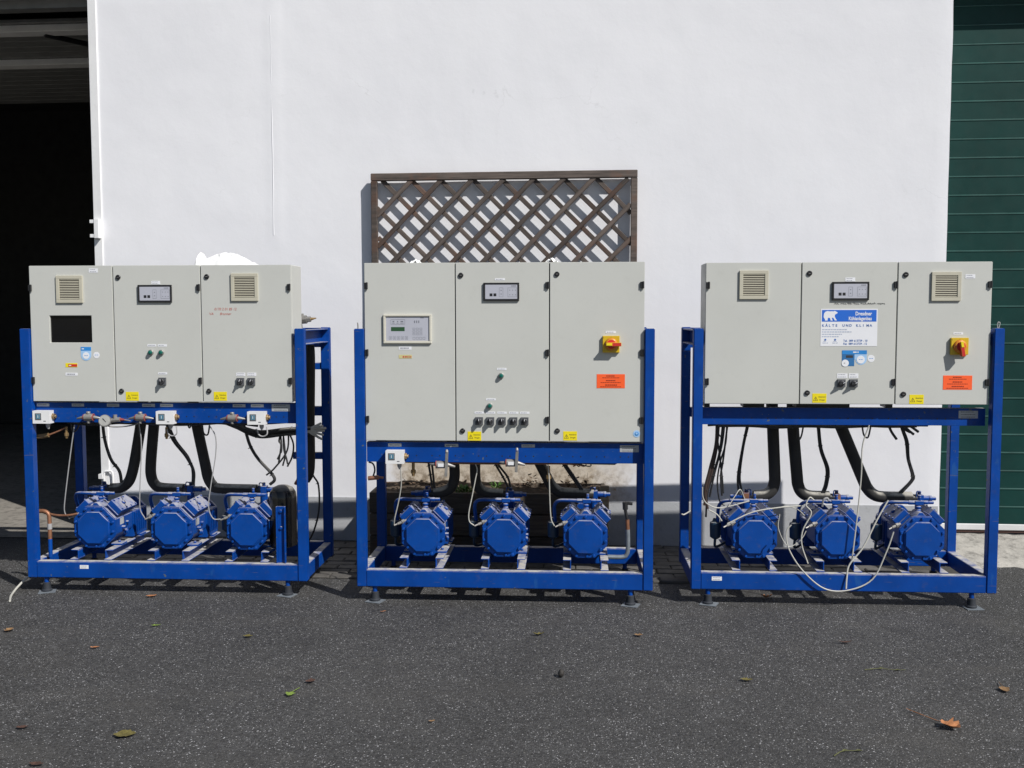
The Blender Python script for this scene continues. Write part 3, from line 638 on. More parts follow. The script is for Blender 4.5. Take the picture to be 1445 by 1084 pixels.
def gauge_stickers(cab, x, z, both):
    q = MB(); y = YF-0.0012
    if both:
        q.box(x, x+0.068, y, YF-0.0002, z, z+0.066, 2).box(x, x+0.136, y-0.0006, y-0.0001, z+0.0665, z+0.088, 0); q.box(x+0.022, x+0.060, y-0.0006, y-0.0001, z+0.046, z+0.06, 4)
        q.disc(x+0.105, YF-0.0002, z+0.038, 0.031, 1); q.box(x+0.0685, x+0.136, y, YF-0.0002, z+0.036, z+0.066, 1)
        q.disc(x+0.018, y-0.0002, z+0.016, 0.020, 3); q.disc(x+0.103, y-0.0002, z+0.036, 0.022, 3); q.disc(x+0.160, YF-0.0002, z+0.042, 0.020, 3)
        q.words(x+0.010, x+0.026, y-0.0016, z+0.015, 0.003, 4, random.Random(1)); q.words(x+0.093, x+0.113, y-0.0016, z+0.035, 0.003, 0, random.Random(1)); q.words(x+0.150, x+0.170, y-0.0002, z+0.041, 0.003, 0, random.Random(1)); q.words(x+0.06, x+0.09, y-0.0012, z+0.074, 0.007, 3, random.Random(2))
    else:
        q.box(x, x+0.062, y-0.0006, YF-0.0002, z+0.058, z+0.080, 0); q.box(x, x+0.062, y, YF-0.0002, z+0.030, z+0.0575, 1); q.disc(x+0.031, YF-0.0002, z+0.030, 0.031, 1, t=0.0012)
        q.disc(x+0.031, y-0.0002, z+0.029, 0.020, 3); q.disc(x+0.094, YF-0.0002, z+0.032, 0.019, 3)
        q.words(x+0.022, x+0.042, y-0.0016, z+0.028, 0.003, 0, random.Random(1)); q.words(x+0.084, x+0.104, y-0.0002, z+0.031, 0.003, 0, random.Random(1)); q.words(x+0.006, x+0.02, y-0.0012, z+0.066, 0.006, 3, random.Random(2))
    q.build('gauge_sticker', ['sblue', 'slight', 'sdark', 'lbl', 'bmarker'], cab)
def pressure_switch(rack, x, z):
    q = MB(); w, h, y0, y1 = 0.104, 0.076, 0.004, 0.054
    q.box(x, x+w, y0, y1, z, z+h); q.box(x+0.016, x+0.054, y0-0.002, y0-0.0003, z+0.022, z+0.062, 1).box(x+0.022, x+0.048, y0-0.003, y0-0.0021, z+0.028, z+0.056, 2)
    q.box(x+0.033, x+0.036, y0-0.0036, y0-0.0031, z+0.034, z+0.050, 3); q.words(x+0.066, x+0.084, y0-0.0004, z+0.012, 0.005, 1, random.Random(5))
    q.cyl((x+w+0.0003, 0.04, z+0.04), (x+w+0.012, 0.04, z+0.04), 0.019, n=6, m=4).cyl((x+w+0.012, 0.04, z+0.04), (x+w+0.022, 0.04, z+0.04), 0.010, n=8, m=4)
    q.cyl((x+0.074, 0.04, z-0.0003), (x+0.074, 0.04, z-0.022), 0.014, 0.012, 10, 5).cyl((x+0.074, 0.04, z-0.022), (x+0.077, 0.04, z-0.036), 0.010, 0.006, 10, 5)
    q.build('pressure_switch', ['white', 'dgrey', 'swblue', 'lbl', 'brass', 'cgrey'], rack, bevel=0.003)
def service_valve(rack, x, z, k=0):
    q = MB(); y = 0.024
    if k == 0:
        q.cyl((x-0.026, y, z), (x+0.022, y, z), 0.022, n=12).cyl((x+0.0225, y, z), (x+0.028, y, z), 0.023, n=12, m=1).cyl((x-0.033, y, z), (x-0.0265, y, z), 0.019, n=12, m=1)
        q.cyl((x-0.0335, y, z), (x-0.075, y, z-0.008), 0.011, 0.005, 10, 2).cyl((x+0.0285, y, z), (x+0.078, y, z-0.006), 0.012, 0.004, 10, 2)
        q.cyl((x-0.004, y, z+0.020), (x-0.004, y, z+0.034), 0.013, n=6).cyl((x-0.004, y, z-0.020), (x-0.004, y, z-0.036), 0.010, n=6).cyl((x, y+0.015, z), (x, 0.0550, z), 0.009, n=8)
    else:
        q.cyl((x-0.030, y, z), (x+0.026, y, z), 0.022, n=14).cyl((x-0.036, y, z), (x-0.0305, y, z), 0.0225, n=14, m=1).cyl((x+0.0265, y, z), (x+0.031, y, z), 0.0225, n=14, m=1)
        q.box(x-0.022, x+0.012, y-0.0235, y-0.0225, z-0.010, z+0.010, 3)
        q.cyl((x+0.0315, y, z), (x+0.075, y, z-0.012), 0.012, 0.006, 10, 2).cyl((x-0.0365, y, z), (x-0.070, y, z+0.003), 0.010, 0.005, 10, 2)
        q.rbox((x+0.028, y-0.022, z+0.01), (0.016, 0.008, 0.15 if k == 1 else 0.12), Matrix.Rotation(R(3), 3, 'Y'), 2).cyl((x+0.03, y-0.022, z+0.075), (x+0.03, y-0.022, z+0.09), 0.010, 0.006, 10, 2)
        q.cyl((x+0.02, y+0.02, z), (x+0.02, 0.0550, z), 0.009, n=8)
    q.build('service_valve', ['steel', 'redring', 'steel', 'lbl'], rack, bevel=0.0012)
def cable(rack, pts, r, mat='cblack', name='cable'):
    q = MB(); q.tube(pts, r, 7); ms = [mat]
    if mat == 'cblack' and r >= 0.006 and len(pts) > 3:            # cable ties
        P = catmull(pts, 6)
        for f in (0.37, 0.68):
            i = int(len(P)*f); d = (P[i+1]-P[i]).normalized(); q.cyl(P[i]-d*0.003, P[i]+d*0.003, r*1.3, n=8); a = d.orthogonal().normalized(); q.cyl(P[i]+a*r, P[i]+a*(r+0.010), 0.0022, n=5)
    return q.build(name, ms, rack)
def pts_at(lst, y, y2=None):
    n = len(lst); y2 = y if y2 is None else y2
    return [(p[0], y+(y2-y)*i/max(1, n-1), p[1]) for i, p in enumerate(lst)]
def insul(rack, lst, y=0.42, r=0.033):
    a, b_ = Vector((lst[0][0], y, lst[0][1])), Vector((lst[1][0], y, lst[1][1]))
    d = (a-b_).normalized(); top = a+d*((1.28-a.z)/max(d.z, 0.3))
    q = MB(); q.tube([tuple(top)]+[(p[0], y, p[1]) for p in lst], r, 14, k=5); q.build('insulated_pipe', 'rubber', rack)
    return top
def suction_valve(rack, x0, x1, z, y=0.42, red=False):
    q = MB(); s = 1 if x1 > x0 else -1; L_ = abs(x1-x0)
    def X(t): return x0+s*t
    q.cyl((X(0.0), y, z), (X(0.03), y, z), 0.026, 0.024, 14, 1); q.box(min(X(0.03), X(0.065)), max(X(0.03), X(0.065)), y-0.024, y+0.024, z-0.024, z+0.024, 2 if red else 0)
    q.cyl((X(0.066), y, z), (X(0.10), y, z), 0.017, n=12).cyl((X(0.10), y, z), (X(0.118), y, z), 0.020, n=6).cyl((X(0.118), y, z), (X(0.142), y, z), 0.012, n=10)
    q.cyl((X(0.045), y, z+0.0245), (X(0.045), y, z+0.045), 0.011, n=8, m=1).cyl((X(0.045), y, z-0.0245), (X(0.045), y, z-0.12), 0.024, n=12)
    q.tube([(X(0.02), y-0.022, z+0.01), (X(0.025), y-0.02, z+0.045), (X(0.05), y-0.015, z+0.04)], 0.004, 6, 1)
    q.build('suction_valve', ['cblue', 'black', 'copper'], rack, bevel=0.002)
def text_obj(cab, name, items, mat):
    q = MB()
    for st, x, z, s, sx, sh in items: q.text(st, x, YF-0.0009, z, s, 0, 'LEFT', sx, sh)
    q.build(name, mat, cab)

CHX = [(0.24, -1), (0.45, 1), (0.715, -1), (0.925, 1), (1.19, -1), (1.405, 1)]
CX = [0.370, 0.845, 1.315]
compressor_src = {}
def frame(rack, beam_z0, beam_z1, beam_y):
    for x in (0, 1.645):
        for y in (0, 0.602):
            q = MB(); q.box(x, x+0.055, y, y+0.055, 0.092, 1.581); q.build('post', 'blue', rack, bevel=0.004, seg=2)
    q = MB(); q.box(0.0552, 1.6448, 0.003, 0.055, 0.092, 0.190); q.build('front_rail', 'blue', rack, bevel=0.004, seg=2)
    q = MB(); q.box(0.0552, 1.6448, 0.604, 0.655, 0.092, 0.190); q.build('back_rail', 'blue', rack, bevel=0.004, seg=2)
    for x in (0.003, 1.648):
        q = MB(); q.box(x, x+0.049, 0.0552, 0.6018, 0.100, 0.188); q.build('side_rail', 'blue', rack, bevel=0.003)
        q = MB(); xi = x+0.045 if x < 1 else x
        q.box(x, x+0.049, 0.0552, 0.6018, 1.566, 1.572).box(xi, xi+0.005, 0.0552, 0.6018, 1.490, 1.5658).box(x, x+0.049, 0.0552, 0.6018, 1.484, 1.4898)
        q.build('top_rail', 'blue', rack, bevel=0.001)
    q = MB(); q.box(0.0556, 1.6444, 0.648, 0.654, 1.452, 1.578).box(0.0556, 1.6444, 0.605, 0.6478, 1.572, 1.578); q.build('rear_top_rail', 'blue', rack, bevel=0.001)
    for x, s in CHX:
        q = MB(); w = 0.046; xw = x if s > 0 else x+w-0.006
        q.box(x, x+w, 0.062, 0.600, 0.2445, 0.250).box(xw, xw+0.006, 0.062, 0.600, 0.197, 0.2443).box(x, x+w, 0.046, 0.640, 0.1915, 0.1968)
        q.build('channel', 'blue', rack, bevel=0.001)
    q = MB(); q.box(0.0556, 1.6444, beam_y, beam_y+0.006, beam_z0, beam_z1).box(0.0556, 1.6444, beam_y+0.0063, beam_y+0.05, beam_z1-0.006, beam_z1).box(0.0556, 1.6444, beam_y+0.0063, beam_y+0.05, beam_z0, beam_z0+0.006)
    bo = q.build('cross_beam', 'blue', rack, bevel=0.001)
    hm = None; rg = random.Random(3); xx = 0.30
    q = MB()
    while xx < 1.58:
        for d in (0, 0.045):
            q.cyl((xx+d, beam_y-0.0005, beam_z0+0.038), (xx+d, beam_y+0.0006, beam_z0+0.038), 0.0042, n=8)
        xx += 0.135
    q.build('bolt_holes', 'black', bo)['kind'] = 'stuff'
    q = MB(); q.box(0.0556, 1.6444, 0.61, 0.65, beam_z0-0.01, beam_z0+0.05); q.build('rear_beam', 'blue', rack, bevel=0.003)
    for x in (0.10, 1.575):
        for y in (0.03, 0.63):
            q = MB(); q.cyl((x, y, 0.055), (x, y, 0.0915), 0.014, n=12, m=1).lathe((x, y, 0.005), (0, 0, 1), [(0, 0.030), (0.008, 0.031), (0.014, 0.024), (0.036, 0.022), (0.050, 0.022), (0.054, 0.016)], 20, 2)
            rt = Matrix.Rotation(R(random.uniform(-25, 25)), 3, 'Z'); q.rbox((x+random.uniform(-0.01, 0.015), y-0.008, 0.003), (0.095, 0.08, 0.003), rt, 0)
            q.build('levelling_foot', ['zinc', 'blue', 'rubberfoot'], rack)
def cabinet(rack, x0, x1, z0, z1, splits, hole=None):
    q = MB(); q.box(x0+0.001, x1-0.001, 0.0475, 0.245, z0+0.001, z1)
    cab = q.build('control_cabinet', 'cab', rack, bevel=0.003)
    q = MB(); q.box(x0+0.004, x1-0.004, 0.0440, 0.0471, z0+0.004, z1-0.004); q.build('door_seal', 'cabin', cab)
    xs = [x0]+splits+[x1]
    for k in range(3):
        a, b_ = xs[k]+(0.0025 if k else 0), xs[k+1]-(0.0025 if k < 2 else 0)
        q = MB()
        if k == 0 and hole:
            hx0, hx1, hz0, hz1 = hole
            vv = []
            for y in (YF, 0.0435):
                vv += [(a, y, z0), (b_, y, z0), (b_, y, z1), (a, y, z1), (hx0, y, hz0), (hx1, y, hz0), (hx1, y, hz1), (hx0, y, hz1)]
            f = []
            for i in range(4):
                j = (i+1) % 4
                f += [(i, j, 4+j, 4+i), (8+i, 8+j, 12+j, 12+i), (i, j, 8+j, 8+i), (4+i, 4+j, 12+j, 12+i)]
            q.add(vv, f)
        else: q.box(a, b_, YF, 0.0435, z0, z1)
        q.build('door', 'cab', cab, bevel=0.0025, seg=2)
    return cab
def compressors(rack):
    for i, x in enumerate(CX):
        if not compressor_src:
            compressor_src['p'] = make_compressor(rack, (x, 0.10, 0.375))
        else:
            src = compressor_src['p']; c = link_copy(src, rack, (x+random.uniform(-0.004, 0.004), 0.10+random.uniform(-0.004, 0.004), 0.375)); c.rotation_euler = (0, 0, random.gauss(0, 0.012))
            for ch in list(src.children): link_copy(ch, c)

# ------------------------------------------------------------------ left rack
r1 = tag(empty('compressor_rack', (-3.256, 0.089, 0)), 'leftmost blue refrigeration rack, beside the dark open garage bay', 'compressor rack', 'blue refrigeration compressor racks')
frame(r1, 1.022, 1.141, 0.0555)
cab = cabinet(r1, 0.058, 1.625, 1.150, 1.950, [0.563, 1.088], (0.174, 0.428, 1.499, 1.657))
q = MB(); q.box(0.172, 0.430, 0.0380, 0.0437, 1.497, 1.659); q.build('window_pane', 'pane', cab)
vent(cab, 0.224, 1.732); vent(cab, 1.272, 1.741); display(cab, 0.716, 1.734)
plate_label(cab, 0.796, 0.848, 1.839, 1.859, 2, seed=2); plate_label(cab, 0.422, 0.476, 1.909, 1.933, 2, seed=5)
gauge_stickers(cab, 0.359, 1.393, False)
q = MB(); q.box(0.263, 0.335, YF-0.0012, YF-0.0002, 1.353, 1.377).box(0.280, 0.334, YF-0.0018, YF-0.0013, 1.356, 1.371, 1).box(0.284, 0.298, YF-0.0023, YF-0.0019, 1.361, 1.366, 2); q.build('label', ['yel', 'red', 'lbl'], cab)
plate_label(cab, 0.261, 0.334, 1.303, 1.320, 1, seed=7, frac=0.45)
for x in (0.783, 0.846): lamp(cab, x, 1.441)
plate_label(cab, 0.762, 0.815, 1.475, 1.489, seed=1); plate_label(cab, 0.824, 0.879, 1.475, 1.489, seed=2)
for x, s in ((0.849, 0), (1.317, 25), (1.382, 25)): switch(cab, x, 1.271, s)
plate_label(cab, 0.823, 0.877, 1.311, 1.324, seed=3); plate_label(cab, 1.291, 1.344, 1.303, 1.323, 2, seed=3); plate_label(cab, 1.357, 1.410, 1.303, 1.323, 2, seed=9)
for x, z in ((0.598, 1.881), (0.600, 1.213), (1.128, 1.883), (1.127, 1.215)): lock(cab, x, z)
for x in (0.064, 1.076, 1.612):
    for z in (1.820, 1.275): hinge(cab, x, z)
warn(cab, 0.624, 1.156); warn(cab, 1.154, 1.158)
text_obj(cab, 'handwriting', [('0170 2 01 85 12', 1.168, 1.687, 0.021, 0.95, 0.2), ('VA', 1.137, 1.660, 0.020, 1.0, 0.2), ('Brunner', 1.200, 1.660, 0.020, 1.0, 0.3)], 'marker')
for a, b_ in ((0.062, 0.139), (0.277, 0.352), (0.492, 0.567), (0.707, 0.784), (0.816, 0.894), (1.255, 1.331), (1.364, 1.441)): plate_label(r1, a, b_, 1.117, 1.135, 1, 'foil', 'dgrey', 0.0555, seed=int(a*100))
plate_label(r1, 1.489, 1.598, 1.094, 1.135, 3, 'foil', 'dgrey', 0.0555, 'nameplate', 4, 0.3)
plate_label(r1, 0.322, 0.375, 0.149, 0.171, 2, y=0.003, seed=11)
for x in (0.061, 0.810, 1.357): pressure_switch(r1, x, 1.019)
for x in (0.396, 0.711, 1.265): service_valve(r1, x, 1.056, 0)
q = MB(); q.lathe((0.489, 0.045, 1.031), (0.1, -1, 0.25), [(0, 0.034), (0.020, 0.036), (0.026, 0.036), (0.0262, 0.033)], 24); q.lathe((0.492, 0.0185, 1.0378), (0.1, -1, 0.25), [(0, 0.032), (0.0012, 0.032)], 24, 1); q.rbox((0.492, 0.0155, 1.040), (0.030, 0.001, 0.003), Matrix.Rotation(R(50), 3, 'Y'), 3)
q.cyl((0.525, 0.045, 1.036), (0.575, 0.045, 1.042), 0.014, n=8).cyl((0.545, 0.045, 1.03), (0.545, 0.045, 1.07), 0.012, n=8).cyl((0.575, 0.045, 1.042), (0.60, 0.045, 1.04), 0.009, 0.004, 8, 2); q.tube([(0.59, 0.05, 1.04), (0.64, 0.06, 1.03), (0.67, 0.07, 1.015), (0.61, 0.07, 1.0), (0.54, 0.06, 0.995), (0.50, 0.05, 1.0)], 0.004, 6, 0)
q.build('pressure_gauge', ['steel', 'dial', 'redring', 'bmarker'], r1)
compressors(r1)
tops = [insul(r1, l) for l in ([(0.538, 1.02), (0.528, 0.945), (0.493, 0.765), (0.466, 0.655), (0.440, 0.600), (0.395, 0.566), (0.327, 0.560)], [(0.625, 1.021), (0.615, 0.946), (0.591, 0.721), (0.592, 0.64), (0.612, 0.592), (0.655, 0.568), (0.801, 0.562)], [(0.887, 1.023), (0.898, 0.948), (0.942, 0.724), (0.958, 0.64), (0.985, 0.590), (1.03, 0.567), (1.272, 0.562)])]
suction_valve(r1, 0.327, 0.18, 0.560); suction_valve(r1, 0.801, 0.95, 0.562); suction_valve(r1, 1.272, 1.40, 0.562)
q = MB(); q.tube([(0.35, 0.45, 1.30), (1.2, 0.45, 1.30), (1.50, 0.45, 1.36), (1.57, 0.45, 1.46), (1.60, 0.45, 1.47), (1.612, 0.45, 1.40), (1.604, 0.45, 1.0), (1.60, 0.45, 0.70), (1.57, 0.45, 0.62)], 0.036, 14); q.build('header_pipe', 'rubber', r1)
for z in (1.332, 0.751):
    q = MB(); q.box(1.45, 1.6447, 0.612, 0.645, z-0.022, z+0.022); q.build('bracket', 'blue', r1, bevel=0.003)
q = MB(); q.cyl((1.50, 0.45, 1.625), (1.60, 0.45, 1.632), 0.026, n=8).cyl((1.60, 0.45, 1.632), (1.625, 0.45, 1.634), 0.018, n=6).cyl((1.625, 0.45, 1.634), (1.66, 0.45, 1.64), 0.010, 0.003, 8, 1).cyl((1.55, 0.45, 1.60), (1.56, 0.45, 1.52), 0.02, n=10); q.cyl((1.57, 0.45, 1.65), (1.57, 0.45, 1.668), 0.012, n=6)
q.build('pipe_fitting', ['steel', 'brass'], r1)
q = MB(); q.lathe((1.497, 0.22, 0.25), (0, 0, 1), [(0, 0.06), (0.01, 0.082), (0.30, 0.083), (0.335, 0.078), (0.362, 0.060), (0.376, 0.03), (0.379, 0.006)], 28); q.build('liquid_receiver', 'tank', r1, ang=50)
q = MB(); q.box(1.508, 1.513, 0.030, 0.055, 0.191, 0.529).box(1.513, 1.557, 0.050, 0.055, 0.191, 0.529).box(1.557, 1.562, 0.030, 0.055, 0.191, 0.529); q.cyl((1.535, 0.050, 0.50), (1.535, 0.040, 0.50), 0.010, n=6).cyl((1.535, 0.050, 0.40), (1.535, 0.040, 0.40), 0.010, n=6); q.build('upright_bracket', 'blue', r1, bevel=0.001)
q = MB(); q.tube([(0.080, 0.12, 0.19), (0.080, 0.12, 0.30)], 0.0125, 12, 1); q.tube([(0.080, 0.12, 0.30), (0.080, 0.12, 0.42), (0.074, 0.12, 0.455), (0.050, 0.12, 0.470), (0.02, 0.12, 0.471)], 0.0125, 12, 0); q.cyl((0.08, 0.12, 0.36), (0.08, 0.12, 0.395), 0.0145, n=12, m=2); q.build('drain_pipe', ['copper', 'cblue', 'cgrey'], r1)
q = MB(); q.tube([(0.078, 0.12, 0.455), (0.13, 0.12, 0.446), (0.20, 0.12, 0.447), (0.25, 0.13, 0.455)], 0.0065, 8); q.build('copper_line', 'copper', r1)
cable(r1, pts_at([(0.276, 1.002), (0.239, 0.829), (0.189, 0.554), (0.176, 0.467), (0.193, 0.432)], 0.08, 0.135), 0.0034, 'cgrey')
cable(r1, pts_at([(0.674, 1.013), (0.678, 0.877), (0.654, 0.589), (0.648, 0.487), (0.668, 0.432)], 0.08, 0.135), 0.0034, 'cgrey')
cable(r1, pts_at([(1.10, 1.009), (1.134, 0.938), (1.129, 0.824), (1.092, 0.637), (1.072, 0.507), (1.095, 0.436), (1.138, 0.430)], 0.08, 0.135), 0.0034, 'cgrey')
cable(r1, pts_at([(0.288, 1.05), (0.294, 0.983), (0.306, 0.871), (0.341, 0.751), (0.393, 0.677), (0.406, 0.601)], 0.40), 0.010)
cable(r1, pts_at([(0.68, 1.05), (0.705, 0.986), (0.748, 0.875), (0.829, 0.771), (0.873, 0.682), (0.871, 0.592)], 0.40), 0.010)
cable(r1, pts_at([(0.70, 1.04), (0.715, 0.98), (0.762, 0.87), (0.84, 0.765), (0.862, 0.68), (0.860, 0.592)], 0.41), 0.006)
cable(r1, pts_at([(1.17, 1.02), (1.203, 0.968), (1.238, 0.849), (1.289, 0.761), (1.37, 0.672), (1.392, 0.628), (1.362, 0.598)], 0.40), 0.010)
rg = random.Random(12)
for k in range(7):
    dz = rg.uniform(-0.03, 0.012); dy = rg.uniform(-0.02, 0.03)
    cable(r1, [(1.126+rg.uniform(-0.05, 0.03), 0.28+dy, 1.01+dz*0.3), (1.214, 0.29+dy, 0.972+dz*0.6), (1.331, 0.30+dy, 0.938+dz), (1.479, 0.31+dy, 0.952+dz), (1.567, 0.33+dy, 0.956+dz), (1.64, 0.36+dy, 0.955+dz)], rg.choice([0.006, 0.008, 0.010]))
for e in ((1.700, 0.989), (1.715, 0.975), (1.722, 0.955), (1.712, 0.938), (1.716, 0.919), (1.705, 0.889), (1.69, 0.90)):
    cable(r1, [(1.60, 0.36, 0.945), (1.65, 0.37, 0.945+(e[1]-0.945)*0.45), (e[0], 0.38+rg.uniform(-0.03, 0.03), e[1])], 0.0075, 'cwhite')
for l in ([(1.449, 0.95), (1.455, 0.829), (1.445, 0.80), (1.428, 0.765)], [(1.464, 0.95), (1.477, 0.80), (1.461, 0.725)], [(1.501, 0.95), (1.49, 0.82), (1.409, 0.71), (1.356, 0.665)], [(1.47, 0.95), (1.468, 0.84), (1.485, 0.77), (1.492, 0.735)], [(1.455, 0.94), (1.44, 0.88), (1.452, 0.85), (1.435, 0.74)], [(1.50, 0.94), (1.53, 0.86), (1.52, 0.78), (1.49, 0.72)]): cable(r1, pts_at(l, 0.35), 0.0055)
cable(r1, [(1.545, 0.40, 1.0), (1.542, 0.40, 0.8), (1.545, 0.40, 0.65), (1.52, 0.42, 0.60)], 0.011, 'copper', 'copper_line')
cable(r1, pts_at([(1.557, 0.72), (1.60, 0.63), (1.632, 0.567), (1.633, 0.413), (1.60, 0.28), (1.56, 0.20)], 0.55), 0.006)
cable(r1, [(0.02, 0.30, 0.11), (-0.03, 0.20, 0.09), (-0.070, 0.12, 0.06), (-0.085, 0.04, 0.025), (-0.075, -0.03, 0.009), (-0.04, -0.12, 0.008), (0.004, -0.204, 0.008)], 0.0065, 'cwhite')
cable(r1, [(0.03, 0.08, 0.930), (0.075, 0.08, 0.934), (0.115, 0.08, 0.942)], 0.014, 'brass', 'brass_fitting'); cable(r1, [(0.11, 0.08, 0.94), (0.16, 0.09, 0.960), (0.213, 0.10, 0.985)], 0.005, 'copper', 'copper_line')
for x, z in ((0.215, 0.965), (0.832, 0.965)):
    q = MB(); q.lathe((x, 0.10, z-0.045), (0, 0, 1), [(0, 0.007), (0.012, 0.009), (0.014, 0.013), (0.032, 0.013), (0.034, 0.008), (0.07, 0.008)], 8); q.build('brass_fitting', 'brass', r1)
for a in (0.885, 1.43): cable(r1, [(a-0.03, 0.05, 0.985), (a-0.02, 0.05, 0.955), (a+0.005, 0.05, 0.945), (a+0.03, 0.05, 0.96), (a+0.025, 0.06, 1.0)], 0.004, 'cgrey')
cable(r1, [(0.95, 0.12, 1.03), (0.965, 0.12, 0.985), (0.985, 0.12, 1.03)], 0.005)

# ------------------------------------------------------------------ middle rack
r2 = tag(empty('compressor_rack', (-1.241, 0, 0)), 'middle blue refrigeration rack with the tallest cabinet, below the trellis', 'compressor rack', 'blue refrigeration compressor racks')
frame(r2, 0.812, 0.928, 0.0555)
cab = cabinet(r2, 0.0575, 1.6425, 0.940, 1.953, [0.577, 1.110])
controller(cab, 0.167, 1.497, 0.276, 0.166); display(cab, 0.738, 1.737)
plate_label(cab, 0.253, 0.326, 1.461, 1.479, 1, seed=7, frac=0.45)
q = MB(); q.box(0.253, 0.328, YF-0.0010, YF-0.0002, 1.411, 1.432); rg = random.Random(2); q.words(0.275, 0.325, YF-0.0016, 1.416, 0.009, 1, rg, 0.004, 0.010, 0.004); q.build('worn_label', [pmat('faded_yellow_label', (0.58, 0.52, 0.25), 0.6, var=0.2, vs_=40), 'marker'], cab)
plate_label(cab, 0.803, 0.860, 1.852, 1.864, seed=2); plate_label(cab, 0.814, 0.868, 1.346, 1.358, seed=3); plate_label(cab, 0.751, 0.806, 1.173, 1.185, seed=4)
lamp(cab, 0.838, 1.314); lamp(cab, 0.773, 1.142)
for k, x in enumerate((0.712, 0.776, 0.842, 0.908, 0.971)): switch(cab, x, 1.056, 0); plate_label(cab, x-0.027, x+0.027, 1.097, 1.109, seed=20+k)
main_switch(cab, 1.457, 1.493, 90); plate_label(cab, 1.426, 1.484, 1.554, 1.567, seed=6); orange(cab, 1.378, 1.245)
warn(cab, 0.645, 0.943); warn(cab, 1.190, 0.947)
q = MB(); q.disc(1.604, YF-0.0002, 0.987, 0.020, 0, t=0.0012); q.disc(1.604, YF-0.0016, 0.987, 0.011, 1); q.disc(1.604, YF-0.0026, 0.989, 0.006, 0); q.build('round_sticker', ['slight', 'sblue'], cab)
for x, z in ((0.611, 1.882), (0.617, 0.999), (1.153, 1.886), (1.157, 1.002)): lock(cab, x, z)
for x in (0.068, 1.098, 1.628):
    for z in (1.824, 1.444, 1.063): hinge(cab, x, z)
for a, b_ in ((0.18, 0.258), (0.509, 0.587), (0.951, 1.028)): plate_label(r2, a, b_, 0.901, 0.919, 1, 'foil', 'dgrey', 0.0555, seed=int(a*100))
plate_label(r2, 1.512, 1.619, 0.878, 0.917, 3, 'foil', 'dgrey', 0.0555, 'nameplate', 4, 0.3)
pressure_switch(r2, 0.174, 0.808); service_valve(r2, 0.497, 0.803, 1); service_valve(r2, 0.898, 0.816, 2)
compressors(r2)
for l in ([(0.514, 0.797), (0.521, 0.72), (0.520, 0.66), (0.500, 0.605), (0.455, 0.575), (0.395, 0.565)], [(0.648, 0.799), (0.648, 0.69), (0.655, 0.63), (0.682, 0.590), (0.730, 0.570), (0.82, 0.563)], [(1.027, 0.788), (1.080, 0.685), (1.110, 0.628), (1.145, 0.592), (1.19, 0.575), (1.371, 0.568)]): insul(r2, l)
suction_valve(r2, 0.395, 0.24, 0.565); suction_valve(r2, 0.82, 0.96, 0.563); suction_valve(r2, 1.330, 1.471, 0.568)
q = MB(); q.tube([(0.35, 0.45, 1.30), (1.0, 0.45, 1.30), (1.58, 0.45, 1.30)], 0.036, 14); q.build('header_pipe', 'rubber', r2)
cable(r2, pts_at([(0.252, 0.80), (0.254, 0.72), (0.249, 0.66), (0.231, 0.573), (0.204, 0.47), (0.197, 0.428)], 0.04, 0.13), 0.0034, 'cwhite')
cable(r2, pts_at([(0.66, 0.83), (0.69, 0.77), (0.681, 0.71), (0.660, 0.606), (0.640, 0.509), (0.642, 0.455), (0.668, 0.430)], 0.10, 0.13), 0.0034, 'cwhite')
cable(r2, pts_at([(1.098, 0.83), (1.108, 0.722), (1.113, 0.57), (1.120, 0.474), (1.138, 0.432)], 0.10, 0.13), 0.0034, 'cwhite')
for l in ([(0.75, 0.80), (0.769, 0.759), (0.82, 0.673), (0.851, 0.613)], [(0.765, 0.80), (0.79, 0.75), (0.848, 0.673), (0.866, 0.613)], [(1.16, 0.80), (1.185, 0.756), (1.228, 0.692), (1.292, 0.600)], [(1.175, 0.80), (1.20, 0.755), (1.245, 0.69), (1.305, 0.60)], [(0.362, 0.80), (0.365, 0.748), (0.375, 0.683), (0.386, 0.60)], [(0.377, 0.80), (0.385, 0.748), (0.40, 0.60)]): cable(r2, pts_at(l, 0.40), 0.007)
q = MB(); q.tube([(1.60, 0.30, 0.535), (1.565, 0.30, 0.535), (1.558, 0.30, 0.50), (1.57, 0.30, 0.44)], 0.010, 10, 0); q.tube([(1.57, 0.30, 0.44), (1.573, 0.30, 0.38)], 0.0125, 10, 1); q.tube([(1.573, 0.30, 0.38), (1.575, 0.30, 0.27), (1.567, 0.30, 0.228), (1.54, 0.30, 0.212), (1.45, 0.30, 0.212)], 0.0135, 10, 2); q.cyl((1.558, 0.3, 0.50), (1.556, 0.3, 0.545), 0.016, n=8, m=0); q.build('drain_pipe', ['black', 'copper', 'zinc'], r2)
cable(r2, [(0.06, 0.085, 0.806), (0.085, 0.085, 0.795), (0.095, 0.085, 0.76), (0.085, 0.085, 0.722)], 0.005); q = MB(); q.cyl((0.056, 0.085, 0.710), (0.115, 0.085, 0.716), 0.013, n=8).cyl((0.115, 0.085, 0.716), (0.145, 0.085, 0.714), 0.007, n=8); q.build('brass_fitting', 'copper', r2)
for k in range(4): cable(r2, [(0.27+k*0.02, 0.09, 0.806), (0.7, 0.10, 0.797+k*0.003), (1.2, 0.10, 0.800+k*0.002), (1.25+k*0.03, 0.12, 0.785), (1.28+k*0.02, 0.14, 0.812)], 0.0035, 'cblack' if k % 2 else 'copper')
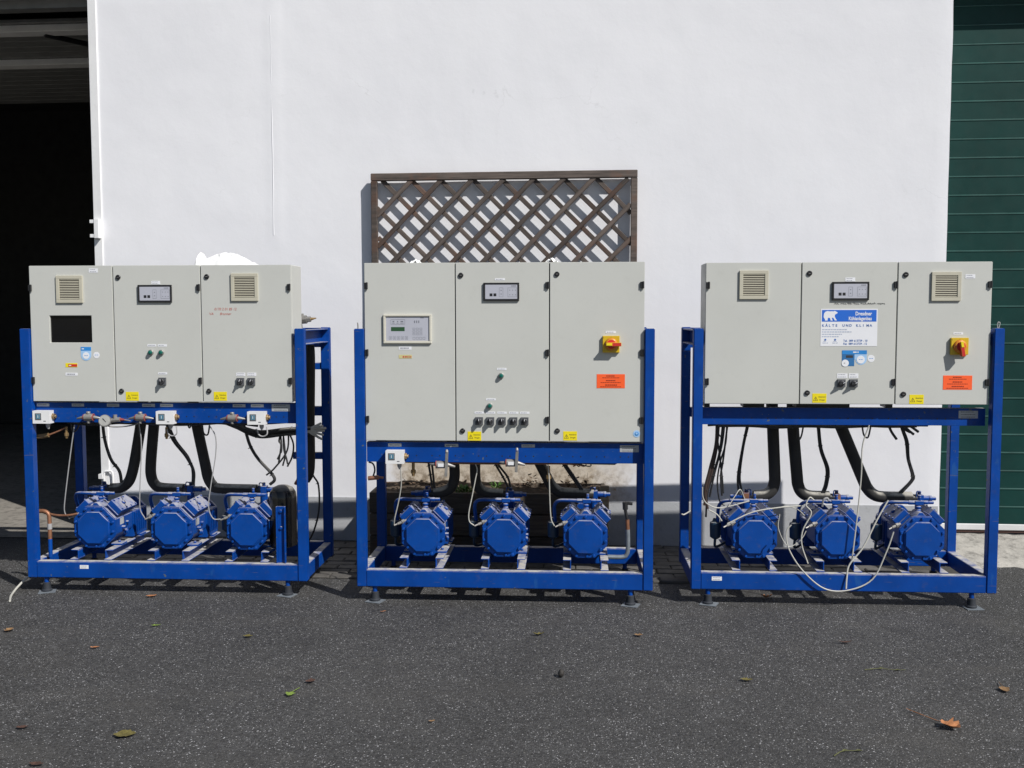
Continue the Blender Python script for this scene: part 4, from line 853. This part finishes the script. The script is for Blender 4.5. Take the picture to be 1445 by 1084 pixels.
for x, z in ((0.315, 0.77), (1.105, 0.745)):
    q = MB(); q.lathe((x, 0.12, z-0.05), (0, 0, 1), [(0, 0.008), (0.014, 0.010), (0.016, 0.015), (0.036, 0.015), (0.038, 0.009), (0.09, 0.009)], 8); q.build('brass_fitting', 'brass', r2)
q = MB(); q.tube([(0.02, 0.02, 1.58), (0.02, 0.02, 1.60), (0.018, 0.02, 1.615)], 0.004, 6); q.build('wire_end', 'steel', r2)

# ------------------------------------------------------------------ right rack
r3 = tag(empty('compressor_rack', (0.68, 0.049, 0)), 'rightmost blue refrigeration rack with polar bear poster, beside the green door', 'compressor rack', 'blue refrigeration compressor racks')
frame(r3, 1.030, 1.128, 0.090)
cab = cabinet(r3, 0.066, 1.632, 1.155, 1.948, [0.595, 1.121])
for k, (a, b_) in enumerate(((0.08, 0.11), (0.30, 0.42), (0.60, 0.9), (1.10, 1.14))):
    q = MB(); q.box(a, b_, 0.12, 0.22, 1.1285, 1.1548); q.build('spacer', 'black', cab)
vent(cab, 0.252, 1.744); vent(cab, 1.303, 1.732); display(cab, 0.762, 1.737); plate_label(cab, 0.835, 0.889, 1.841, 1.863, 2, seed=2); plate_label(cab, 1.486, 1.539, 1.855, 1.878, 2, seed=5)
q = MB(); px0, pz0, pw, ph = 0.705, 1.481, 0.311, 0.208; y = YF-0.0012
q.box(px0, px0+pw, y, YF-0.0002, pz0, pz0+ph); q.box(px0+0.006, px0+pw-0.006, y-0.0005, y-0.0001, pz0+0.137, pz0+0.202, 1)
bear = [(0.015, 0.166), (0.017, 0.182), (0.024, 0.192), (0.036, 0.196), (0.050, 0.194), (0.060, 0.195), (0.070, 0.194), (0.074, 0.197), (0.080, 0.195), (0.090, 0.189), (0.092, 0.185), (0.084, 0.180), (0.077, 0.176), (0.076, 0.166), (0.082, 0.152), (0.088, 0.147), (0.086, 0.143), (0.076, 0.144), (0.071, 0.154), (0.066, 0.160), (0.060, 0.156), (0.063, 0.148), (0.066, 0.143), (0.054, 0.143), (0.051, 0.155), (0.044, 0.160), (0.038, 0.156), (0.037, 0.143), (0.023, 0.143), (0.022, 0.152), (0.017, 0.158)]
q.prism([(px0+a, pz0+b_) for a, b_ in bear], y-0.0009, y-0.0006, 0)
q.text('Dresdner', px0+pw-0.032, y-0.001, pz0+0.172, 0.029, 0, 'RIGHT', 0.80, 0.0, 0.028); q.text('Kühlanlagenbau', px0+pw-0.032, y-0.001, pz0+0.145, 0.028, 0, 'RIGHT', 0.72, 0.0, 0.028)
for k, ch in enumerate('KÄLTE UND KLIMA'): q.text(ch, px0+0.007+k*0.0187, y-0.0006, pz0+0.109, 0.019, 2, 'LEFT', 1.0, 0.0, 0.03)
rg = random.Random(6)
for zz, xe in ((0.090, 0.15), (0.077, 0.17), (0.064, 0.118), (0.051, 0.10)): q.words(px0+0.008, px0+xe, y-0.0006, pz0+zz, 0.0055, 3, rg, 0.005, 0.016, 0.003)
q.text('Tel.  089 613729 - 10', px0+0.126, y-0.0006, pz0+0.025, 0.0165, 2, 'LEFT', 0.92, 0.0, 0.02); q.text('Fax  089 613729 - 12', px0+0.126, y-0.0006, pz0+0.008, 0.0165, 2, 'LEFT', 0.92, 0.0, 0.02)
for a in (0.012, 0.066): q.words(px0+a, px0+a+0.030, y-0.0006, pz0+0.016, 0.004, 3, rg); q.words(px0+a+0.004, px0+a+0.028, y-0.0006, pz0+0.025, 0.003, 3, rg); q.disc(px0+a+0.015, y-0.0001, pz0+0.036, 0.006, 2, 8)
q.build('poster', ['lbl', 'pblue', 'ptext', 'ptextl'], cab)
rg = random.Random(21); q = MB(); xx = 0.777
while xx < 1.05:                                   # illegible marker scrawl
    w = rg.uniform(0.02, 0.045); n = int(w/0.005); pts = [(xx+i*w/n, YF-0.0012, 1.7175+(0.006 if i % 2 else -0.004)*rg.uniform(0.3, 1.2)) for i in range(n+1)]
    q.tube(pts, 0.0011, 4, 0, 2); xx += w+rg.uniform(0.004, 0.010)
q.build('handwriting', 'bmarker', cab)
gauge_stickers(cab, 0.826, 1.370, True)
for x in (0.824, 0.891): switch(cab, x, 1.274, 62)
plate_label(cab, 0.801, 0.858, 1.302, 1.328, 2, seed=3); plate_label(cab, 0.865, 0.918, 1.302, 1.328, 2, seed=8)
warn(cab, 0.667, 1.163); warn(cab, 1.201, 1.158); main_switch(cab, 1.461, 1.481, 170); plate_label(cab, 1.430, 1.483, 1.545, 1.558, seed=6); orange(cab, 1.382, 1.239)
for x, z in ((0.638, 1.887), (0.638, 1.219), (1.164, 1.878), (1.167, 1.213)): lock(cab, x, z)
for x in (0.077, 1.110, 1.619):
    for z in (1.822, 1.280): hinge(cab, x, z)
plate_label(r3, 1.497, 1.603, 1.072, 1.115, 3, 'foil', 'dgrey', 0.090, 'nameplate', 4, 0.3); plate_label(r3, 0.117, 0.174, 0.144, 0.167, 2, y=0.003, seed=11)
compressors(r3)
for l in ([(0.526, 1.05), (0.530, 0.976), (0.545, 0.70), (0.545, 0.645), (0.530, 0.596), (0.490, 0.566), (0.422, 0.558)], [(0.647, 1.051), (0.650, 0.977), (0.678, 0.69), (0.686, 0.630), (0.708, 0.585), (0.755, 0.562), (0.871, 0.558)], [(0.903, 1.053), (0.936, 0.98), (1.070, 0.668), (1.098, 0.612), (1.135, 0.575), (1.19, 0.560), (1.36, 0.558)]): insul(r3, l, r=0.035)
suction_valve(r3, 0.422, 0.283, 0.556, red=True); suction_valve(r3, 0.871, 1.013, 0.553, red=True); suction_valve(r3, 1.36, 1.492, 0.553)
q = MB(); q.tube([(0.35, 0.45, 1.30), (1.0, 0.45, 1.30), (1.58, 0.45, 1.30)], 0.036, 14); q.build('header_pipe', 'rubber', r3)
for l, r in (([(0.179, 1.03), (0.173, 0.885), (0.14, 0.739), (0.113, 0.607), (0.129, 0.50)], 0.009), ([(0.19, 1.03), (0.18, 0.88), (0.155, 0.74), (0.125, 0.62), (0.11, 0.52)], 0.008), ([(0.214, 1.03), (0.195, 0.842), (0.155, 0.696), (0.128, 0.593), (0.12, 0.45)], 0.006), ([(0.225, 1.03), (0.208, 0.88), (0.165, 0.70), (0.14, 0.57)], 0.006), ([(0.243, 1.03), (0.218, 0.799), (0.205, 0.70), (0.213, 0.58)], 0.006), ([(0.185, 0.90), (0.196, 0.827), (0.212, 0.696), (0.221, 0.594)], 0.006), ([(0.236, 1.03), (0.232, 0.90), (0.20, 0.78), (0.185, 0.66), (0.20, 0.55), (0.23, 0.52)], 0.005)): cable(r3, pts_at(l, 0.30), r, 'cblack' if r < 0.008 else pmat('brown_cable_%d' % int(r*1e4), (0.045, 0.028, 0.022), 0.6))
for l in ([(0.375, 1.03), (0.371, 0.985), (0.348, 0.859), (0.322, 0.681), (0.330, 0.575)], [(0.383, 1.03), (0.378, 0.985), (0.352, 0.859), (0.333, 0.681), (0.350, 0.575)], [(0.785, 1.03), (0.792, 0.981), (0.809, 0.849), (0.848, 0.732), (0.843, 0.643), (0.825, 0.585)], [(0.797, 1.03), (0.80, 0.981), (0.818, 0.849), (0.860, 0.732), (0.855, 0.643), (0.838, 0.585)], [(1.28, 1.03), (1.292, 0.978), (1.322, 0.898), (1.332, 0.795), (1.361, 0.70), (1.357, 0.664), (1.295, 0.59)], [(1.275, 1.03), (1.285, 0.978), (1.312, 0.898), (1.325, 0.795), (1.352, 0.70), (1.345, 0.66), (1.28, 0.59)]): cable(r3, pts_at(l, 0.40), 0.007)
for a in ([(1.199, 1.02), (1.225, 0.96), (1.258, 0.912)], [(1.284, 1.01), (1.32, 0.972), (1.357, 0.942)], [(1.30, 1.015), (1.345, 0.985), (1.384, 0.957)], [(1.27, 1.005), (1.30, 0.975), (1.335, 0.955)]): cable(r3, pts_at(a, 0.40), 0.008, 'cblack', 'cable_stub')
WC = lambda l, y, y2=None, r=0.0055: cable(r3, pts_at(l, y, y2), r*0.66, 'cwhite')
WC([(0.073, 0.66), (0.078, 0.60), (0.108, 0.558), (0.185, 0.535), (0.35, 0.575)], 0.12, 0.16); WC([(0.21, 0.461), (0.353, 0.526), (0.502, 0.552), (0.64, 0.562)], 0.06, 0.10, 0.006); WC([(0.50, 0.545), (0.56, 0.555), (0.62, 0.535), (0.66, 0.50)], 0.11, 0.13, 0.004)
WC([(0.70, 0.60), (0.675, 0.615), (0.655, 0.57), (0.684, 0.525), (0.638, 0.427), (0.633, 0.343), (0.669, 0.235)], 0.075, 0.06, 0.006); WC([(0.554, 0.476), (0.528, 0.434), (0.543, 0.337), (0.621, 0.215), (0.744, 0.112), (0.879, 0.104), (1.012, 0.170), (1.087, 0.332), (1.122, 0.440)], -0.02, -0.012, 0.006)
WC([(0.992, 1.035), (0.958, 0.918), (0.955, 0.754), (0.941, 0.547), (0.918, 0.300), (0.914, 0.255)], 0.05, 0.055, 0.006); WC([(1.107, 0.608), (1.043, 0.497), (0.967, 0.344), (0.889, 0.246), (0.872, 0.18), (0.865, 0.113)], 0.05, -0.018, 0.007); WC([(0.507, 0.517), (0.502, 0.432), (0.553, 0.333), (0.608, 0.348), (0.641, 0.384), (0.66, 0.42)], 0.07, 0.08, 0.004)
WC([(0.23, 0.55), (0.27, 0.61), (0.30, 0.64), (0.33, 0.58), (0.36, 0.57)], 0.14, 0.2, 0.004); WC([(0.10, 0.55), (0.04, 0.50), (-0.01, 0.47), (-0.03, 0.475)], 0.30, 0.26, 0.006); WC([(0.11, 0.53), (0.16, 0.50), (0.19, 0.46)], 0.12, 0.14, 0.006)
q = MB(); q.tube([(0.8, 0.14, 0.585), (0.79, 0.14, 0.60), (0.77, 0.14, 0.59), (0.765, 0.15, 0.55)], 0.006, 7); q.build('cable', 'cgrey', r3)
q = MB(); q.tube([(1.672, 0.03, 1.58), (1.670, 0.03, 1.600), (1.674, 0.03, 1.614), (1.683, 0.03, 1.610), (1.681, 0.03, 1.595), (1.677, 0.03, 1.58)], 0.0026, 7); q.build('cord_loop', 'cgrey', r3)

rg = random.Random(31)
for rk, zt, x0, x1 in ((r1, 1.008, 0.22, 1.50), (r3, 1.018, 0.14, 1.34), (r2, 0.802, 0.30, 1.50)):       # cable runs slung under the cross beams
    for k in range(5):
        y = 0.16+0.035*k; a = x0+rg.uniform(-0.03, 0.08); b_ = x1+rg.uniform(-0.15, 0.05); n = 7
        cable(rk, [(a+(b_-a)*i/n, y+rg.uniform(-0.012, 0.012), zt+rg.uniform(-0.012, 0.006)) for i in range(n+1)], rg.choice([0.006, 0.008, 0.010]))
for rk, lst in ((r1, [(0.20, 1.0), (0.62, 0.99), (1.02, 0.99)]), (r3, [(0.16, 1.0), (0.62, 1.0), (0.99, 1.0)])):      # loose loops hanging from them
    for x, z in lst:
        w = rg.uniform(0.03, 0.06); cable(rk, [(x, 0.18, z+0.02), (x+w*0.2, 0.18, z-rg.uniform(0.03, 0.07)), (x+w*0.7, 0.19, z-rg.uniform(0.03, 0.06)), (x+w, 0.19, z+0.02)], 0.005)

# ------------------------------------------------------------------ loose things
q = MB(); nx, ny = 70, 34; vv = []
for j in range(ny+1):
    for i in range(nx+1):
        u, v = i/nx, j/ny
        prof = 0.074*math.sin(math.pi*min(1, max(0, (u-0.05)/0.95))**0.8) if u > 0.05 else 0
        peak = 0.088*math.exp(-((u-0.05)/0.035)**2)
        w = math.sin(math.pi*v)**0.55
        n_ = -abs(noise.noise((u*6+v*2, v*4, 2)))*0.034+0.008-abs(noise.noise((u*15-v*4, v*9, 5)))*0.014
        vv.append((u*0.36+0.02*noise.noise((u*4, v*4, 8)), 0.17*v+0.012*noise.noise((u*6, v*3, 1)), max(0, (max(prof, peak*0.98)+n_*(prof > 0.02))*w)))
q.add(vv, [(j*(nx+1)+i, j*(nx+1)+i+1, (j+1)*(nx+1)+i+1, (j+1)*(nx+1)+i) for j in range(ny) for i in range(nx)])
o = q.build('plastic_bag', 'bag', loc=(-3.256+1.035, 0.089+0.07, 1.951), ang=80)
tag(o, 'crumpled white plastic bag lying on top of the left cabinet', 'bag')
def scrap(x, y, z, s, label):
    q = MB(); rg = random.Random(int(x*100)); n = 9; vv = []
    for j in range(n+1):
        for i in range(n+1):
            u, v = i/n-0.5, j/n-0.5
            vv.append((u*s*1.2, v*s, max(0.0, s*(0.45-abs(u)*0.6-abs(v)*0.3)+0.35*s*noise.noise((u*5+x, v*5, x)))))
    q.add(vv, [(j*(n+1)+i, j*(n+1)+i+1, (j+1)*(n+1)+i+1, (j+1)*(n+1)+i) for j in range(n) for i in range(n)])
    tag(q.build('plastic_scrap', 'bag', loc=(x, y, z), flat=True), label, 'plastic scrap', 'scraps on the middle cabinet')
scrap(-0.905, 0.15, 1.954, 0.05, 'crumpled pale scrap on the middle cabinet, above its left door')
scrap(-0.12, 0.15, 1.954, 0.06, 'crumpled pale scrap on the middle cabinet, above the door seam')
def leaf(name, loc, ln, wd, ang, mat, label, cat='leaf', curl=0.25, stem=None, group=None):
    q = MB(); n = 9; rg = random.Random(int(abs(loc[0]*971+loc[1]*313))); v = []; f = []
    for i in range(n+1):
        t = i/n; w = wd*0.5*math.sin(math.pi*min(1, t*0.94+0.03))**0.8*(1+0.28*math.sin(i*2.3+rg.random()*3))
        z = 0.004+ln*curl*(t-0.5)**2*1.6+rg.uniform(0, 0.06)*ln*0.5
        v += [((t-0.5)*ln, -w, z+abs(w)*curl*1.4), ((t-0.5)*ln, 0, z), ((t-0.5)*ln, w, z+abs(w)*curl*rg.uniform(0.5, 1.8))]
        if i: k = (i-1)*3; f += [(k, k+3, k+4, k+1), (k+1, k+4, k+5, k+2)]
    q.add(v, f)
    if stem: q.tube([(-0.48*ln, 0, 0.006+ln*curl*0.35), (-0.75*ln, 0.03*ln, 0.01), (-0.5*ln-stem, 0.12*ln, 0.006)], 0.0016, 5)
    o = q.build(name, mat, loc=(loc[0], loc[1], 0.001), ang=60); o.rotation_euler.z = R(ang); tag(o, label, cat, group)
leaf('fallen_leaf', (1.516, -1.612), 0.085, 0.075, -55, 'l_orange', 'large orange-brown leaf with long stem on the asphalt at lower right', stem=0.17, curl=0.4)
leaf('fallen_leaf', (-1.225, -1.423), 0.040, 0.045, 260, 'l_green', 'bright green leaf with upright pale stem on the asphalt', stem=0.06)
leaf('fallen_leaf', (-2.215, -0.511), 0.050, 0.022, 15, 'l_green', 'small bright green leaf in front of the left rack')
leaf('fallen_leaf', (-2.475, 0.03), 0.060, 0.035, 20, 'l_orange', 'orange-tan leaf just in front of the left rack bottom rail')
leaf('fallen_leaf', (-2.957, -0.632), 0.055, 0.045, 80, 'l_tan', 'tan leaf on the asphalt at the left edge of the picture')
leaf('fallen_leaf', (-2.375, -0.87), 0.045, 0.02, 10, 'l_orange', 'small pale pinkish leaf on the asphalt below the bright green leaf')
leaf('fallen_leaf', (-1.667, -0.659), 0.050, 0.035, 0, 'l_olive', 'flat olive-brown leaf on the asphalt between left and middle racks')
leaf('fallen_leaf', (-1.178, -1.266), 0.045, 0.035, 20, 'l_dark', 'dark reddish leaf just behind the bright green leaf with stem')
leaf('fallen_leaf', (-2.204, -1.83), 0.045, 0.03, 10, 'l_dark', 'dark red-brown leaf on the asphalt at lower left')
leaf('fallen_leaf', (-1.761, -1.874), 0.085, 0.06, 10, 'l_olive', 'largest olive-brown leaf on the asphalt at lower left', curl=0.15)
leaf('fallen_leaf', (-1.97, -2.146), 0.055, 0.03, 0, 'l_dark', 'dark leaf at the bottom left edge of the picture')
leaf('fallen_leaf', (-1.052, -0.19), 0.035, 0.014, 20, 'l_orange', 'tiny bright orange leaf in front of the middle rack left foot')
leaf('fallen_leaf', (-0.171, -0.547), 0.06, 0.022, 10, 'l_olive', 'curled green-brown leaf in front of the middle rack', curl=0.5)
leaf('fallen_leaf', (0.345, -0.528), 0.045, 0.032, 0, 'l_tan', 'flat brown leaf between middle and right racks on the asphalt')
leaf('fallen_leaf', (-0.569, -1.672), 0.028, 0.016, 20, 'l_tan', 'tiny yellow leaf fragment on the middle foreground asphalt')
leaf('fallen_leaf', (1.377, -0.588), 0.065, 0.022, 0, 'l_dark', 'dark curled leaf in front of the right rack', curl=0.4)
leaf('fallen_leaf', (0.791, -1.139), 0.055, 0.03, 0, 'l_olive', 'dull olive leaf on the right foreground asphalt', curl=0.3)
leaf('fallen_leaf', (1.904, -1.195), 0.055, 0.045, -95, 'l_tan', 'tan leaf with short stem at the right edge of the asphalt', stem=0.07)
leaf('fallen_leaf', (1.139, 0.212), 0.07, 0.028, 5, 'l_orange', 'curled orange leaf lying under the right rack', curl=0.5)
for loc, pts, lab in (((1.455, -0.966, 0.004), [(-0.09, 0, 0), (-0.02, 0.01, 0.004), (0.05, 0.0, 0.002), (0.1, 0.01, 0)], 'thin green grass stalk on the asphalt in front of the right rack'), ((1.044, -1.87, 0.004), [(-0.06, -0.03, 0), (-0.02, 0.005, 0.004), (0.03, 0.012, 0.004), (0.06, 0.02, 0)], 'small green twig on the asphalt at the bottom right')):
    q = MB(); q.tube(pts, (0.0022, 0.0012), 6); leafq(q, pts[-2], 0.03, 0.012, (1, 0.2, 0.2), (0, 0, 1)); leafq(q, pts[1], 0.03, 0.012, (1, 0.6, 0.3), (0, 0, 1)); tag(q.build('grass_stalk', 'stalk', loc=loc), lab, 'grass stalk')
q = MB(); vv = []; n = 12
for j in range(7):
    th = math.pi*j/6
    for i in range(n):
        a = 2*math.pi*i/n; d = 1+0.25*noise.noise((math.cos(a)*2, math.sin(a)*2, j))
        vv.append((0.014*d*math.sin(th)*math.cos(a), 0.017*d*math.sin(th)*math.sin(a), 0.019-0.019*math.cos(th)))
q.add(vv, [(j*n+i, j*n+(i+1) % n, (j+1)*n+(i+1) % n, (j+1)*n+i) for j in range(6) for i in range(n)])
tag(q.build('pebble', 'stone', loc=(-0.048, -1.134, 0)), 'single small dark pebble on the asphalt in front of the middle rack', 'pebble')
